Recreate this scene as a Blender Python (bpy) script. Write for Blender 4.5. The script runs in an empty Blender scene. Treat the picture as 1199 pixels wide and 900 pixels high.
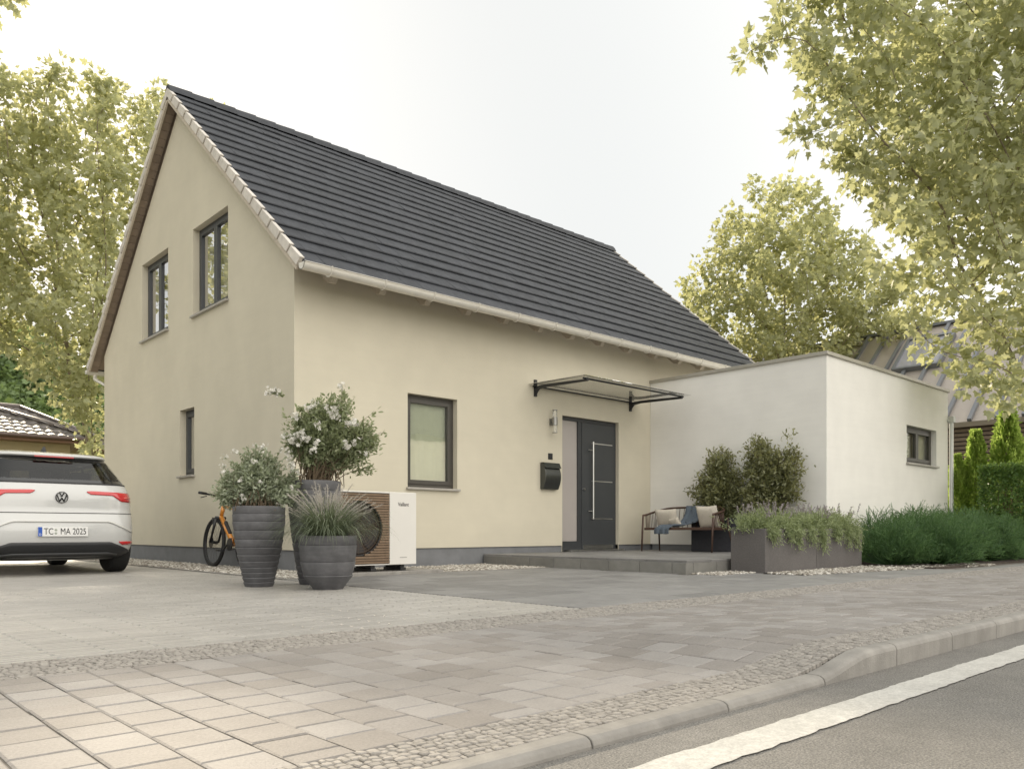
import bpy, bmesh, math, random
import numpy as np
from mathutils import Vector, Matrix
R=math.radians; PI=math.pi
rng=np.random.default_rng(7); random.seed(7)
scn=bpy.context.scene
COL=scn.collection
ORG={}
CAMP=(-4.92,-9.41,.52)

# ------------------------------------------------------------------ objects
def tag(o,label=None,cat=None,group=None,kind=None):
    if label: o['label']=label
    if cat: o['category']=cat
    if group: o['group']=group
    if kind: o['kind']=kind
    return o
def thing(name,loc,label,cat,group=None,rz=0,rot=None):
    o=bpy.data.objects.new(name,None); COL.objects.link(o); o.location=loc
    o.rotation_euler=rot if rot else (0,0,rz)
    o.empty_display_size=.1
    ORG[o.name]=tuple(loc); return tag(o,label,cat,group)
def children(o): return [c for c in bpy.data.objects if c.parent==o]
def copy_tree(o,parent=None):
    c=o.copy(); COL.objects.link(c)
    if parent: c.parent=parent
    for ch in children(o): copy_tree(ch,c)
    return c

class MB:
    def __init__(s): s.v=[];s.f=[];s.r=[];s.m=[];s.mi=0
    def add(s,vs,fs,r=None,mi=None):
        b=len(s.v); s.v+= [tuple(p) for p in vs]
        if r is None: r=random.random()
        for f in fs:
            s.f.append([i+b for i in f]); s.r.append(r); s.m.append(s.mi if mi is None else mi)
        return s
    def box(s,x0,x1,y0,y1,z0,z1,r=None,mi=None):
        return s.add([(x0,y0,z0),(x1,y0,z0),(x1,y1,z0),(x0,y1,z0),(x0,y0,z1),(x1,y0,z1),(x1,y1,z1),(x0,y1,z1)],
          [(3,2,1,0),(4,5,6,7),(0,1,5,4),(1,2,6,5),(2,3,7,6),(3,0,4,7)],r,mi)
    def obox(s,c,sz,M=None,r=None):
        M=M or Matrix.Identity(3); hx,hy,hz=[a/2 for a in sz]
        P=[Vector(c)+M@Vector(p) for p in [(-hx,-hy,-hz),(hx,-hy,-hz),(hx,hy,-hz),(-hx,hy,-hz),(-hx,-hy,hz),(hx,-hy,hz),(hx,hy,hz),(-hx,hy,hz)]]
        return s.add(P,[(3,2,1,0),(4,5,6,7),(0,1,5,4),(1,2,6,5),(2,3,7,6),(3,0,4,7)],r)
    def beam(s,a,b,w,h,up=(0,0,1),r=None):
        a=Vector(a);b=Vector(b);d=(b-a).normalized();u=Vector(up);sd=d.cross(u)
        if sd.length<1e-4: sd=d.cross(Vector((1,0,0)))
        sd.normalize();u=sd.cross(d)
        P=[]
        for p in(a,b):
            for i,j in((-1,-1),(1,-1),(1,1),(-1,1)): P.append(p+sd*(i*w/2)+u*(j*h/2))
        return s.add(P,[(0,1,2,3),(7,6,5,4),(0,4,5,1),(1,5,6,2),(2,6,7,3),(3,7,4,0)],r)
    def tube(s,pts,rad,n=8,caps=True,closed=False,r=None):
        pts=[Vector(p) for p in pts]; m=len(pts)
        if not hasattr(rad,'__len__'): rad=[rad]*m
        V=[];prev=None
        for i,p in enumerate(pts):
            if closed: d=pts[(i+1)%m]-pts[i-1]
            else: d=pts[min(i+1,m-1)]-pts[max(i-1,0)]
            if d.length<1e-9: d=Vector((0,0,1))
            d.normalize()
            if prev is None:
                a=Vector((0,0,1)) if abs(d.z)<.9 else Vector((1,0,0)); u=d.cross(a).normalized()
            else:
                u=prev-d*prev.dot(d)
                u=u.normalized() if u.length>1e-6 else d.orthogonal().normalized()
            prev=u; w=d.cross(u)
            for k in range(n):
                t=2*PI*k/n; V.append(p+(u*math.cos(t)+w*math.sin(t))*rad[i])
        F=[]
        for i in range(m if closed else m-1):
            j=(i+1)%m
            for k in range(n): F.append((i*n+k,i*n+(k+1)%n,j*n+(k+1)%n,j*n+k))
        if caps and not closed: F.append(tuple(range(n))[::-1]); F.append(tuple((m-1)*n+k for k in range(n)))
        return s.add(V,F,r)
    def lathe(s,prof,c=(0,0,0),n=32,r=None,axis='z'):
        V=[];F=[];m=len(prof)
        for rr,z in prof:
            for k in range(n):
                t=2*PI*k/n; a,b=rr*math.cos(t),rr*math.sin(t)
                V.append((c[0]+a,c[1]+b,c[2]+z) if axis=='z' else ((c[0]+z,c[1]+a,c[2]+b) if axis=='x' else (c[0]+b,c[1]+z,c[2]+a)))
        for i in range(m-1):
            for k in range(n): F.append((i*n+k,i*n+(k+1)%n,(i+1)*n+(k+1)%n,(i+1)*n+k))
        if prof[0][0]>1e-5: F.append(tuple(range(n))[::-1])
        if prof[-1][0]>1e-5: F.append(tuple((m-1)*n+k for k in range(n)))
        return s.add(V,F,r)
    def build(s,name,mats,parent=None,smooth=False,bevel=0,local=False,org=None,seg=2,auto=None):
        if not isinstance(mats,(list,tuple)): mats=[mats]
        me=bpy.data.meshes.new(name)
        o=(0,0,0)
        if parent is not None and not local: o=ORG.get(parent.name,(0,0,0))
        if org: o=org
        me.from_pydata([(p[0]-o[0],p[1]-o[1],p[2]-o[2]) for p in s.v],[],s.f)
        for m in mats: me.materials.append(m)
        a=me.attributes.new('rnd','FLOAT','FACE'); a.data.foreach_set('value',s.r)
        me.polygons.foreach_set('material_index',s.m)
        if smooth: me.polygons.foreach_set('use_smooth',[True]*len(s.f))
        ob=bpy.data.objects.new(name,me); COL.objects.link(ob)
        if org: ob.location=org
        if parent is not None:
            ob.parent=parent; ORG[ob.name]=ORG.get(parent.name,(0,0,0))
        elif org: ORG[ob.name]=org
        if bevel:
            md=ob.modifiers.new('b','BEVEL'); md.width=bevel; md.segments=seg; md.limit_method='ANGLE'; md.angle_limit=R(35)
        if auto:
            me.polygons.foreach_set('use_smooth',[True]*len(s.f))
            try: me.set_sharp_from_angle(angle=R(auto))
            except Exception: pass
        return ob

def fastmesh(name,V,sizes,idx,rnd,mat,parent=None,smooth=False,local=False,org=None):
    me=bpy.data.meshes.new(name)
    o=(0,0,0)
    if parent is not None and not local: o=ORG.get(parent.name,(0,0,0))
    if org: o=org
    V=np.asarray(V,dtype=np.float32)-np.array(o,dtype=np.float32)
    me.vertices.add(len(V)); me.vertices.foreach_set('co',V.ravel())
    me.loops.add(len(idx)); me.loops.foreach_set('vertex_index',np.asarray(idx,dtype=np.int32))
    sizes=np.asarray(sizes,dtype=np.int32); st=np.concatenate([[0],np.cumsum(sizes)[:-1]]).astype(np.int32)
    me.polygons.add(len(sizes)); me.polygons.foreach_set('loop_start',st)
    try: me.polygons.foreach_set('loop_total',sizes)
    except Exception: pass
    me.update(calc_edges=True)
    a=me.attributes.new('rnd','FLOAT','FACE'); a.data.foreach_set('value',np.asarray(rnd,dtype=np.float32))
    me.polygons.foreach_set('use_smooth',np.full(len(sizes),bool(smooth)))
    me.materials.append(mat); me.validate()
    ob=bpy.data.objects.new(name,me); COL.objects.link(ob)
    if org: ob.location=org; ORG[ob.name]=org
    if parent is not None: ob.parent=parent; ORG[ob.name]=ORG.get(parent.name,(0,0,0))
    return ob
def instmesh(T,TF,P,Fr,S,rnd=None):
    """template T (k,3), faces TF; positions P (n,3); frames Fr (n,3,3) columns; scale S (n,) or (n,3)"""
    n=len(P);k=len(T);S=np.asarray(S)
    Ts=T[None]*(S[:,None,None] if S.ndim==1 else S[:,None,:])
    V=np.einsum('nij,nkj->nki',Fr,Ts)+P[:,None]
    fl=np.concatenate([np.array(f) for f in TF]); sz=np.array([len(f) for f in TF])
    idx=(fl[None]+(np.arange(n)*k)[:,None]).ravel(); sizes=np.tile(sz,n)
    if rnd is None: rnd=rng.random(n)
    return V.reshape(-1,3),sizes,idx,np.repeat(rnd,len(sz))
def join_inst(L):
    off=0;Vs=[];Sz=[];Ix=[];Rn=[]
    for V,s,i,r in L:
        Vs.append(V);Sz.append(s);Ix.append(i+off);Rn.append(r);off+=len(V)
    return np.concatenate(Vs),np.concatenate(Sz),np.concatenate(Ix),np.concatenate(Rn)
def frames(D,N):
    """y axis = D (along leaf), z ~ N"""
    D=D/np.linalg.norm(D,axis=1,keepdims=True)
    X=np.cross(D,N); X/=np.linalg.norm(X,axis=1,keepdims=True)+1e-9
    Z=np.cross(X,D)
    return np.stack([X,D,Z],axis=2)
def runit(n):
    v=rng.normal(size=(n,3)); return v/np.linalg.norm(v,axis=1,keepdims=True)

# ------------------------------------------------------------------ materials
def M(name,col,rough=.6,metal=0,var=0,vs=3,bump=0,bs=60,rnd=0,coat=0,spec=.5,var2=0,vs2=.6,hue=None,emis=0,bumpd=.01,rvar=0,streak=None):
    m=bpy.data.materials.new(name); m.use_nodes=True; nt=m.node_tree; N=nt.nodes; L=nt.links
    b=N['Principled BSDF']; b.inputs['Roughness'].default_value=rough; b.inputs['Metallic'].default_value=metal
    b.inputs['Specular IOR Level'].default_value=spec; b.inputs['Coat Weight'].default_value=coat; b.inputs['Coat Roughness'].default_value=.05
    tc=N.new('ShaderNodeTexCoord')
    cur=N.new('ShaderNodeRGB'); cur.outputs[0].default_value=(*col,1); out=cur.outputs[0]
    def mul(out,fac_socket,lo,hi):
        mr=N.new('ShaderNodeMapRange'); mr.inputs['To Min'].default_value=lo; mr.inputs['To Max'].default_value=hi
        L.new(fac_socket,mr.inputs['Value'])
        vm=N.new('ShaderNodeVectorMath'); vm.operation='SCALE'; L.new(out,vm.inputs[0]); L.new(mr.outputs[0],vm.inputs['Scale'])
        return vm.outputs[0],mr
    def noise(scale,detail=5,vec=None,rg=.6):
        n=N.new('ShaderNodeTexNoise'); n.inputs['Scale'].default_value=scale; n.inputs['Detail'].default_value=detail; n.inputs['Roughness'].default_value=rg
        if vec: 
            mp=N.new('ShaderNodeMapping'); mp.inputs['Scale'].default_value=vec; L.new(tc.outputs['Object'],mp.inputs[0]); L.new(mp.outputs[0],n.inputs['Vector'])
        else: L.new(tc.outputs['Object'],n.inputs['Vector'])
        return n
    at=None
    if rnd or hue:
        at=N.new('ShaderNodeAttribute'); at.attribute_name='rnd'
    if hue:
        mx=N.new('ShaderNodeMix'); mx.data_type='RGBA'; L.new(at.outputs['Fac'],mx.inputs['Factor']); L.new(out,mx.inputs['A']); mx.inputs['B'].default_value=(*hue,1); out=mx.outputs['Result']
    if rnd: out,_=mul(out,at.outputs['Fac'],1-rnd,1+rnd)
    if var:
        n=noise(vs); out,mr=mul(out,n.outputs['Fac'],1-var,1+var); mr.inputs['From Min'].default_value=.3; mr.inputs['From Max'].default_value=.7
    if var2:
        n=noise(vs2,3); out,mr=mul(out,n.outputs['Fac'],1-var2,1+var2); mr.inputs['From Min'].default_value=.3; mr.inputs['From Max'].default_value=.7
    if streak:
        n=noise(1,4,streak[0]); out,mr=mul(out,n.outputs['Fac'],1-streak[1],1+streak[1]); mr.inputs['From Min'].default_value=.3; mr.inputs['From Max'].default_value=.7
    L.new(out,b.inputs['Base Color'])
    if rvar:
        n=noise(vs*1.7); mr=N.new('ShaderNodeMapRange'); mr.inputs['From Min'].default_value=.3; mr.inputs['From Max'].default_value=.7
        mr.inputs['To Min'].default_value=max(rough-rvar,0.02); mr.inputs['To Max'].default_value=min(rough+rvar,1); L.new(n.outputs['Fac'],mr.inputs['Value']); L.new(mr.outputs[0],b.inputs['Roughness'])
    if bump:
        n=noise(bs,6); bp=N.new('ShaderNodeBump'); bp.inputs['Strength'].default_value=bump; bp.inputs['Distance'].default_value=bumpd
        L.new(n.outputs['Fac'],bp.inputs['Height']); L.new(bp.outputs[0],b.inputs['Normal'])
    if emis: b.inputs['Emission Color'].default_value=(*col,1); b.inputs['Emission Strength'].default_value=emis
    return m
def leafmat(name,c1,c2,trans,tw=.45,rough=.5,spec=.35):
    m=bpy.data.materials.new(name); m.use_nodes=True; nt=m.node_tree; N=nt.nodes; L=nt.links
    b=N['Principled BSDF']; out=N['Material Output']
    b.inputs['Roughness'].default_value=rough; b.inputs['Specular IOR Level'].default_value=spec
    at=N.new('ShaderNodeAttribute'); at.attribute_name='rnd'
    mx=N.new('ShaderNodeMix'); mx.data_type='RGBA'; L.new(at.outputs['Fac'],mx.inputs['Factor']); mx.inputs['A'].default_value=(*c1,1); mx.inputs['B'].default_value=(*c2,1)
    L.new(mx.outputs['Result'],b.inputs['Base Color'])
    t=N.new('ShaderNodeBsdfTranslucent'); 
    mt=N.new('ShaderNodeMix'); mt.data_type='RGBA'; L.new(at.outputs['Fac'],mt.inputs['Factor'])
    mt.inputs['A'].default_value=(*[x*.75 for x in trans],1); mt.inputs['B'].default_value=(*trans,1); L.new(mt.outputs['Result'],t.inputs['Color'])
    s=N.new('ShaderNodeMixShader'); s.inputs[0].default_value=tw
    L.new(b.outputs[0],s.inputs[1]); L.new(t.outputs[0],s.inputs[2]); L.new(s.outputs[0],out.inputs['Surface'])
    return m
def glassmat(name,tint=(.85,.88,.86),refl=.25,rough=.01,trans=1.0,bump=0):
    m=bpy.data.materials.new(name); m.use_nodes=True; nt=m.node_tree; N=nt.nodes; L=nt.links
    N.remove(N['Principled BSDF']); out=N['Material Output']
    g=N.new('ShaderNodeBsdfGlossy'); g.inputs['Roughness'].default_value=rough
    t=N.new('ShaderNodeBsdfTransparent'); t.inputs['Color'].default_value=(*tint,1)
    fr=N.new('ShaderNodeFresnel'); fr.inputs['IOR'].default_value=1.5
    mr=N.new('ShaderNodeMapRange'); mr.inputs['To Min'].default_value=refl*.8; mr.inputs['To Max'].default_value=.75; L.new(fr.outputs[0],mr.inputs['Value'])
    s=N.new('ShaderNodeMixShader'); L.new(mr.outputs[0],s.inputs[0]); L.new(t.outputs[0],s.inputs[1]); L.new(g.outputs[0],s.inputs[2]); L.new(s.outputs[0],out.inputs['Surface'])
    if bump:
        tc=N.new('ShaderNodeTexCoord'); n=N.new('ShaderNodeTexNoise'); n.inputs['Scale'].default_value=2.5; L.new(tc.outputs['Object'],n.inputs['Vector'])
        bp=N.new('ShaderNodeBump'); bp.inputs['Strength'].default_value=bump; bp.inputs['Distance'].default_value=.01; L.new(n.outputs['Fac'],bp.inputs['Height']); L.new(bp.outputs[0],g.inputs['Normal'])
    return m

m_stucco=M('cream_render',(.605,.560,.450),.85,var=.03,vs=2.2,var2=.045,vs2=.6,bump=.6,bs=130,bumpd=.004,streak=((1.2,1.2,14),.012))
m_white_st=M('white_render',(.78,.765,.725),.85,var=.03,vs=2,var2=.03,vs2=.5,bump=.35,bs=180,bumpd=.004,streak=((1.2,1.2,14),.015))
m_plinth=M('grey_plinth',(.19,.195,.205),.8,var=.1,vs=5,bump=.3,bs=120,bumpd=.004)
m_tile=M('anthracite_tile',(.030,.033,.040),.58,spec=.35,var=.12,vs=6,rnd=.16,bump=.25,bs=90,bumpd=.003,rvar=.08)
m_verge=M('verge_tile',(.60,.56,.51),.6,var=.12,vs=9,rnd=.07,bump=.2,bs=60,bumpd=.003)
m_wood_lt=M('pale_wood',(.50,.44,.36),.7,streak=((2,30,30),.12))
m_soffit=M('brown_soffit',(.27,.21,.16),.75,var=.1,vs=4,rnd=.1)
m_zinc=M('cream_metal',(.74,.71,.65),.35,metal=.2,var=.06,vs=8,rvar=.06)
m_cap=M('parapet_metal',(.42,.40,.35),.4,metal=.4,var=.05,vs=4,rvar=.08)
m_frame=M('anthracite_frame',(.045,.048,.052),.38,var=.06,vs=10)
m_frame_br=M('umber_frame',(.06,.055,.048),.38,var=.06,vs=10)
m_sill=M('grey_sill',(.40,.38,.35),.4,metal=.3,var=.08,vs=8)
m_glass_g=glassmat('gable_glass',(.86,.88,.88),.10,bump=.12)
m_glass=glassmat('window_glass',(.82,.86,.84),.24,bump=.12)
m_glass_cl=glassmat('clear_glass',(.985,.99,.985),.03)
m_frost=M('frosted_glass',(.42,.385,.365),.16,spec=.6,var=.03,vs=1.5)
m_dark=M('black_plastic',(.018,.018,.02),.45,var=.1,vs=20)
m_black=M('black_metal',(.02,.021,.023),.38,var=.05)
m_steel=M('brushed_steel',(.62,.62,.60),.3,metal=1,var=.05,streak=((3,3,60),.06))
m_steel_d=M('dull_steel',(.30,.295,.28),.38,metal=.9,var=.05)
m_room=M('interior_plaster',(.55,.52,.46),.9)
m_curtain=M('curtain',(.80,.76,.69),.9,var=.05,vs=8)
m_blind=M('pale_blind',(.80,.79,.62),.9,var=.04,vs=6)
m_paver=M('paver_concrete',(.242,.221,.203),.68,rnd=.11,var=.13,vs=110,var2=.10,vs2=.8,bump=.6,bs=150,bumpd=.004,spec=.5,hue=(.262,.248,.238),streak=((7,7,7),.07))
m_drive=M('drive_block',(.325,.31,.287),.36,rnd=.09,var=.08,vs=3,streak=((90,90,90),.08),var2=.10,vs2=.7,bump=.2,bs=150,bumpd=.002,spec=.55,rvar=.08)
m_patio=M('patio_slab',(.205,.20,.195),.55,rnd=.17,var=.12,vs=5,bump=.3,bs=140,bumpd=.002)
m_cobble=M('cobble_stone',(.275,.255,.232),.7,rnd=.16,var=.14,vs=70,bump=.4,bs=120,bumpd=.003)
m_kerb=M('kerb_concrete',(.245,.232,.213),.72,rnd=.10,var=.14,vs=7,bump=.5,bs=110,bumpd=.004,streak=((9,9,1.5),.14))
m_joint=M('joint_sand',(.15,.137,.118),.95,var=.2,vs=30,bump=.5,bs=100)
m_soil=M('soil',(.06,.045,.035),.95,var=.3,vs=10,bump=.8,bs=40,bumpd=.02)
m_gravel=M('gravel_chip',(.27,.235,.19),.75,rnd=.35,hue=(.47,.45,.41),var=.1,vs=40)
m_pot=M('grey_pot',(.105,.104,.110),.6,var=.22,vs=9,var2=.12,vs2=3,bump=.3,bs=60,bumpd=.003,streak=((6,6,40),.12))
m_planter=M('stone_planter',(.115,.106,.103),.75,var=.16,vs=60,bump=.7,bs=90,bumpd=.005,var2=.10,vs2=2.5)
m_planter_b=M('dark_planter',(.045,.046,.056),.7,var=.15,vs=20,bump=.5,bs=80,bumpd=.004)
m_step=M('step_block',(.20,.195,.18),.7,rnd=.10,var=.12,vs=6,bump=.4,bs=90,bumpd=.003)
m_bark=M('plane_bark',(.24,.20,.15),.9,var=.3,vs=6,bump=.6,bs=25,bumpd=.02)
m_twig=M('twig',(.13,.095,.06),.9,var=.2,vs=20)

# asphalt
def asphalt():
    m=bpy.data.materials.new('asphalt'); m.use_nodes=True; nt=m.node_tree;N=nt.nodes;L=nt.links; b=N['Principled BSDF']
    tc=N.new('ShaderNodeTexCoord')
    def nz(s,d=4,r=.6):
        n=N.new('ShaderNodeTexNoise'); n.inputs['Scale'].default_value=s; n.inputs['Detail'].default_value=d; n.inputs['Roughness'].default_value=r; L.new(tc.outputs['Object'],n.inputs['Vector']); return n
    n1=nz(.9); n2=nz(170,3,.75); n3=nz(14,5)
    v=N.new('ShaderNodeTexVoronoi'); v.inputs['Scale'].default_value=170; L.new(tc.outputs['Object'],v.inputs['Vector'])
    cr=N.new('ShaderNodeValToRGB'); e=cr.color_ramp.elements; e[0].position=.35;e[0].color=(.085,.082,.077,1);e[1].position=.68;e[1].color=(.29,.275,.25,1); L.new(n2.outputs['Fac'],cr.inputs[0])
    mr=N.new('ShaderNodeMapRange'); mr.inputs['From Min'].default_value=.3;mr.inputs['From Max'].default_value=.7;mr.inputs['To Min'].default_value=.82;mr.inputs['To Max'].default_value=1.15; L.new(n1.outputs['Fac'],mr.inputs['Value'])
    mr2=N.new('ShaderNodeMapRange'); mr2.inputs['From Min'].default_value=.3;mr2.inputs['From Max'].default_value=.7;mr2.inputs['To Min'].default_value=.9;mr2.inputs['To Max'].default_value=1.1; L.new(n3.outputs['Fac'],mr2.inputs['Value'])
    mm=N.new('ShaderNodeMath'); mm.operation='MULTIPLY'; L.new(mr.outputs[0],mm.inputs[0]); L.new(mr2.outputs[0],mm.inputs[1])
    vm=N.new('ShaderNodeVectorMath'); vm.operation='SCALE'; L.new(cr.outputs[0],vm.inputs[0]); L.new(mm.outputs[0],vm.inputs['Scale']); L.new(vm.outputs[0],b.inputs['Base Color'])
    b.inputs['Roughness'].default_value=.75
    bp=N.new('ShaderNodeBump'); bp.inputs['Strength'].default_value=.6; bp.inputs['Distance'].default_value=.004; L.new(v.outputs['Distance'],bp.inputs['Height']); L.new(bp.outputs[0],b.inputs['Normal'])
    return m
m_asph=asphalt()
m_line=M('road_paint',(.47,.46,.43),.7,var=.16,vs=55,var2=.12,vs2=3,streak=((160,160,160),.15),bump=.5,bs=150,bumpd=.003)
m_grass=M('grass_ground',(.07,.09,.035),.95,var=.3,vs=2,bump=.5,bs=30,bumpd=.03)

# ------------------------------------------------------------------ world, sun, camera
SUN_AZ=R(80); SUN_EL=R(30)
w=bpy.data.worlds.new('World'); scn.world=w; w.use_nodes=True
N=w.node_tree.nodes;L=w.node_tree.links
sky=N.new('ShaderNodeTexSky'); sky.sky_type='NISHITA'; sky.sun_disc=False; sky.sun_elevation=SUN_EL; sky.sun_rotation=PI/2-SUN_AZ
sky.air_density=1.0; sky.dust_density=3.5; sky.ozone_density=1.0
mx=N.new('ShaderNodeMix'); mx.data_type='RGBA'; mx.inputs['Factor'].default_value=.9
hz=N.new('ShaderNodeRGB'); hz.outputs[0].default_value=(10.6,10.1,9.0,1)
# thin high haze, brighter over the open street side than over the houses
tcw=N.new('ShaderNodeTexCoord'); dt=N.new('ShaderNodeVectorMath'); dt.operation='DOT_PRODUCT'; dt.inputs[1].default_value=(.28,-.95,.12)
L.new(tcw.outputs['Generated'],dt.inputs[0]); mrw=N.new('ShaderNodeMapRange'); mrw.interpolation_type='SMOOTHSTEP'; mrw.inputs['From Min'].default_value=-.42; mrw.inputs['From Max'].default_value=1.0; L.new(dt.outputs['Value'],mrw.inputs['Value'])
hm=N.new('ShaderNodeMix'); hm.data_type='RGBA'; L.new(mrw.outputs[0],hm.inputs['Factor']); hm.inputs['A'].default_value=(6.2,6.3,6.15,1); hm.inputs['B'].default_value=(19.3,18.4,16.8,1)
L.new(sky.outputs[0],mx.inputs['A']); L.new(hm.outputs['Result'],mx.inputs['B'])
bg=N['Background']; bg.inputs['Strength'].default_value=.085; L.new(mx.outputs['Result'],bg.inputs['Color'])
sd=bpy.data.lights.new('sun','SUN'); sd.energy=3.1; sd.angle=R(2.2); sd.color=(1,.86,.66)
so=bpy.data.objects.new('sun',sd); COL.objects.link(so)
sdir=Vector((math.cos(SUN_AZ)*math.cos(SUN_EL),math.sin(SUN_AZ)*math.cos(SUN_EL),math.sin(SUN_EL)))
so.rotation_euler=(-sdir).to_track_quat('-Z','Y').to_euler()
cd=bpy.data.cameras.new('camera'); cam=bpy.data.objects.new('camera',cd); COL.objects.link(cam); scn.camera=cam
cam.location=CAMP; cam.rotation_euler=(R(90),0,-math.atan2(.678,.735)); cd.lens=36*946/1199; cd.sensor_width=36; cd.shift_y=171/1199; cd.clip_end=3000; cd.clip_start=.05
scn.view_settings.view_transform='Standard'; scn.view_settings.look='None'; scn.view_settings.exposure=.76; scn.view_settings.gamma=1
scn.cycles.max_bounces=8; scn.cycles.transparent_max_bounces=16; scn.cycles.diffuse_bounces=4

# ------------------------------------------------------------------ ground
def sm(t): t=np.clip(t,0,1); return t*t*(3-2*t)
def hpav(x,y):
    return .058*sm((np.asarray(x)+2.35)/.6)*sm((-6.3-np.asarray(y))/1.3)
def struct(o): return tag(o,kind='structure')
b=MB(); b.add([(-900,-900,-.16),(900,-900,-.16),(900,900,-.16),(-900,900,-.16)],[(0,1,2,3)]); struct(b.build('ground',m_grass))
b=MB(); b.add([(-200,-15,-.03),(200,-15,-.03),(200,-8.0,-.03),(-200,-8.0,-.03)],[(0,1,2,3)]); struct(b.build('road',m_asph))
b=MB(); b.box(-200,200,-17.6,-15,-.1,.07); struct(b.build('far_pavement',m_paver))
# painted line with ragged edges
xs=np.arange(-30,60,.03); b=MB(); V=[];F=[]
for i,x in enumerate(xs):
    a=.002*math.sin(x*31)+.002*math.sin(x*7.3)+rng.normal()*.0022; c=.002*math.sin(x*23+2)+.002*math.sin(x*9.1)+rng.normal()*.0022
    V+=[(x,-8.352+a,-.026),(x,-8.225+c,-.026)]
for i in range(len(xs)-1): F.append((2*i,2*i+2,2*i+3,2*i+1))
b.add(V,F,.5); struct(b.build('road_marking',m_line))
# bed sheets
def sheet(name,x0,x1,y0,y1,z,mat,hf=False,nx=60,ny=12):
    xs=np.linspace(x0,x1,nx);ys=np.linspace(y0,y1,ny);X,Y=np.meshgrid(xs,ys)
    Z=z+(hpav(X,Y) if hf else 0*X)
    V=np.stack([X,Y,Z],-1).reshape(-1,3);F=[(j*nx+i,j*nx+i+1,(j+1)*nx+i+1,(j+1)*nx+i) for j in range(ny-1) for i in range(nx-1)]
    b=MB(); b.add(V,F,.5); return struct(b.build(name,mat))
sheet('pavement_bed',-60,60,-7.97,-5.72,-.0055,m_joint,True,1200,36)
m_mortar=M('pale_mortar',(.235,.22,.198),.95,var=.15,vs=40,bump=.5,bs=120)
sheet('cobble_mortar',-60,60,-7.976,-7.767,-.0030,m_mortar,True,1200,8)
sheet('cobble_mortar',-60,60,-6.133,-5.745,-.0030,m_mortar,False,2,2)
sheet('driveway_bed',-40,-.9,-5.72,26,-.010,m_joint,False,2,2)
sheet('patio_bed',-.9,60,-5.72,0,-.009,m_joint,False,2,2)

def blocks(name,cs,sizes,top,mat,ch=.006,depth=.05,hf=False,tilt=.0,rn=None,chz=None):
    """cs (n,2) centres, sizes (n,2)"""
    cs=np.asarray(cs,float);sizes=np.asarray(sizes,float);n=len(cs)
    sg=np.array([(-1,-1),(1,-1),(1,1),(-1,1)],float); chz=chz or ch*.8
    h=sizes[:,None,:]/2*sg[None]
    o=cs[:,None,:]+h; i=cs[:,None,:]+h-sg[None]*ch
    zt=np.full((n,1),top)+rng.normal(size=(n,1))*tilt
    tl=rng.normal(size=(n,2))*tilt*2
    if hf: zt=zt+hpav(cs[:,0:1],cs[:,1:2])
    def z(p,d): 
        zz=zt+np.einsum('nkj,nj->nk',p-cs[:,None,:],tl)-d
        if hf: zz=zz+(hpav(p[...,0],p[...,1])-hpav(cs[:,0:1],cs[:,1:2]))
        return zz
    V=np.concatenate([np.concatenate([i,z(i,0)[...,None]],-1),np.concatenate([o,z(o,chz)[...,None]],-1),np.concatenate([o,z(o,depth)[...,None]],-1)],1)
    TF=[(0,1,2,3)]+[(4+k,4+(k+1)%4,(k+1)%4,k) for k in range(4)]+[(8+k,8+(k+1)%4,4+(k+1)%4,4+k) for k in range(4)]
    fl=np.concatenate([np.array(f) for f in TF]);sz=np.array([4]*9)
    idx=(fl[None]+(np.arange(n)*12)[:,None]).ravel()
    rn=rng.random(n) if rn is None else rn
    return fastmesh(name,V.reshape(-1,3),np.tile(sz,n),idx,np.repeat(rn,9),mat)
# pavement pavers: columns along y, staggered
cs=[];ss=[];P=.158
nx=int((13+8)/P)
for i in range(nx):
    x=-8+P*(i+.5); off=(P/2 if i%2 else 0)
    y=-7.765-off
    while y<-6.14:
        y0=max(y,-7.765);y1=min(y+P,-6.135)
        if y1-y0>.03: cs.append((x,(y0+y1)/2));ss.append((P-.004,y1-y0-.0035))
        y+=P
struct(blocks('pavement_pavers',cs,ss,0,m_paver,ch=.006,hf=True,tilt=.0010,chz=.0035))
# driveway ribbed blocks
cs=[];ss=[];bw,bl=.052,.42
for j in range(int((4.5+5.745)/bw)):
    y=-5.74+bw*(j+.5); off=(j%2)*bl/2
    x=-9.5-off
    while x<-.91:
        x1=min(x+bl,-.905)
        if x1-x>.03: cs.append(((x+x1)/2,y));ss.append((x1-x-.0015,bw-.012))
        x+=bl
struct(blocks('driveway_blocks',cs,ss,0,m_drive,ch=.009,tilt=.0006,chz=.007))
b=MB(); b.add([(-40,4.5,-.002),(-.9,4.5,-.002),(-.9,26,-.002),(-40,26,-.002)],[(0,1,2,3)],.5); b.add([(-40,-5.74,-.002),(-9.5,-5.74,-.002),(-9.5,4.5,-.002),(-40,4.5,-.002)],[(0,1,2,3)],.5)
struct(b.build('driveway',m_drive))
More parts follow.
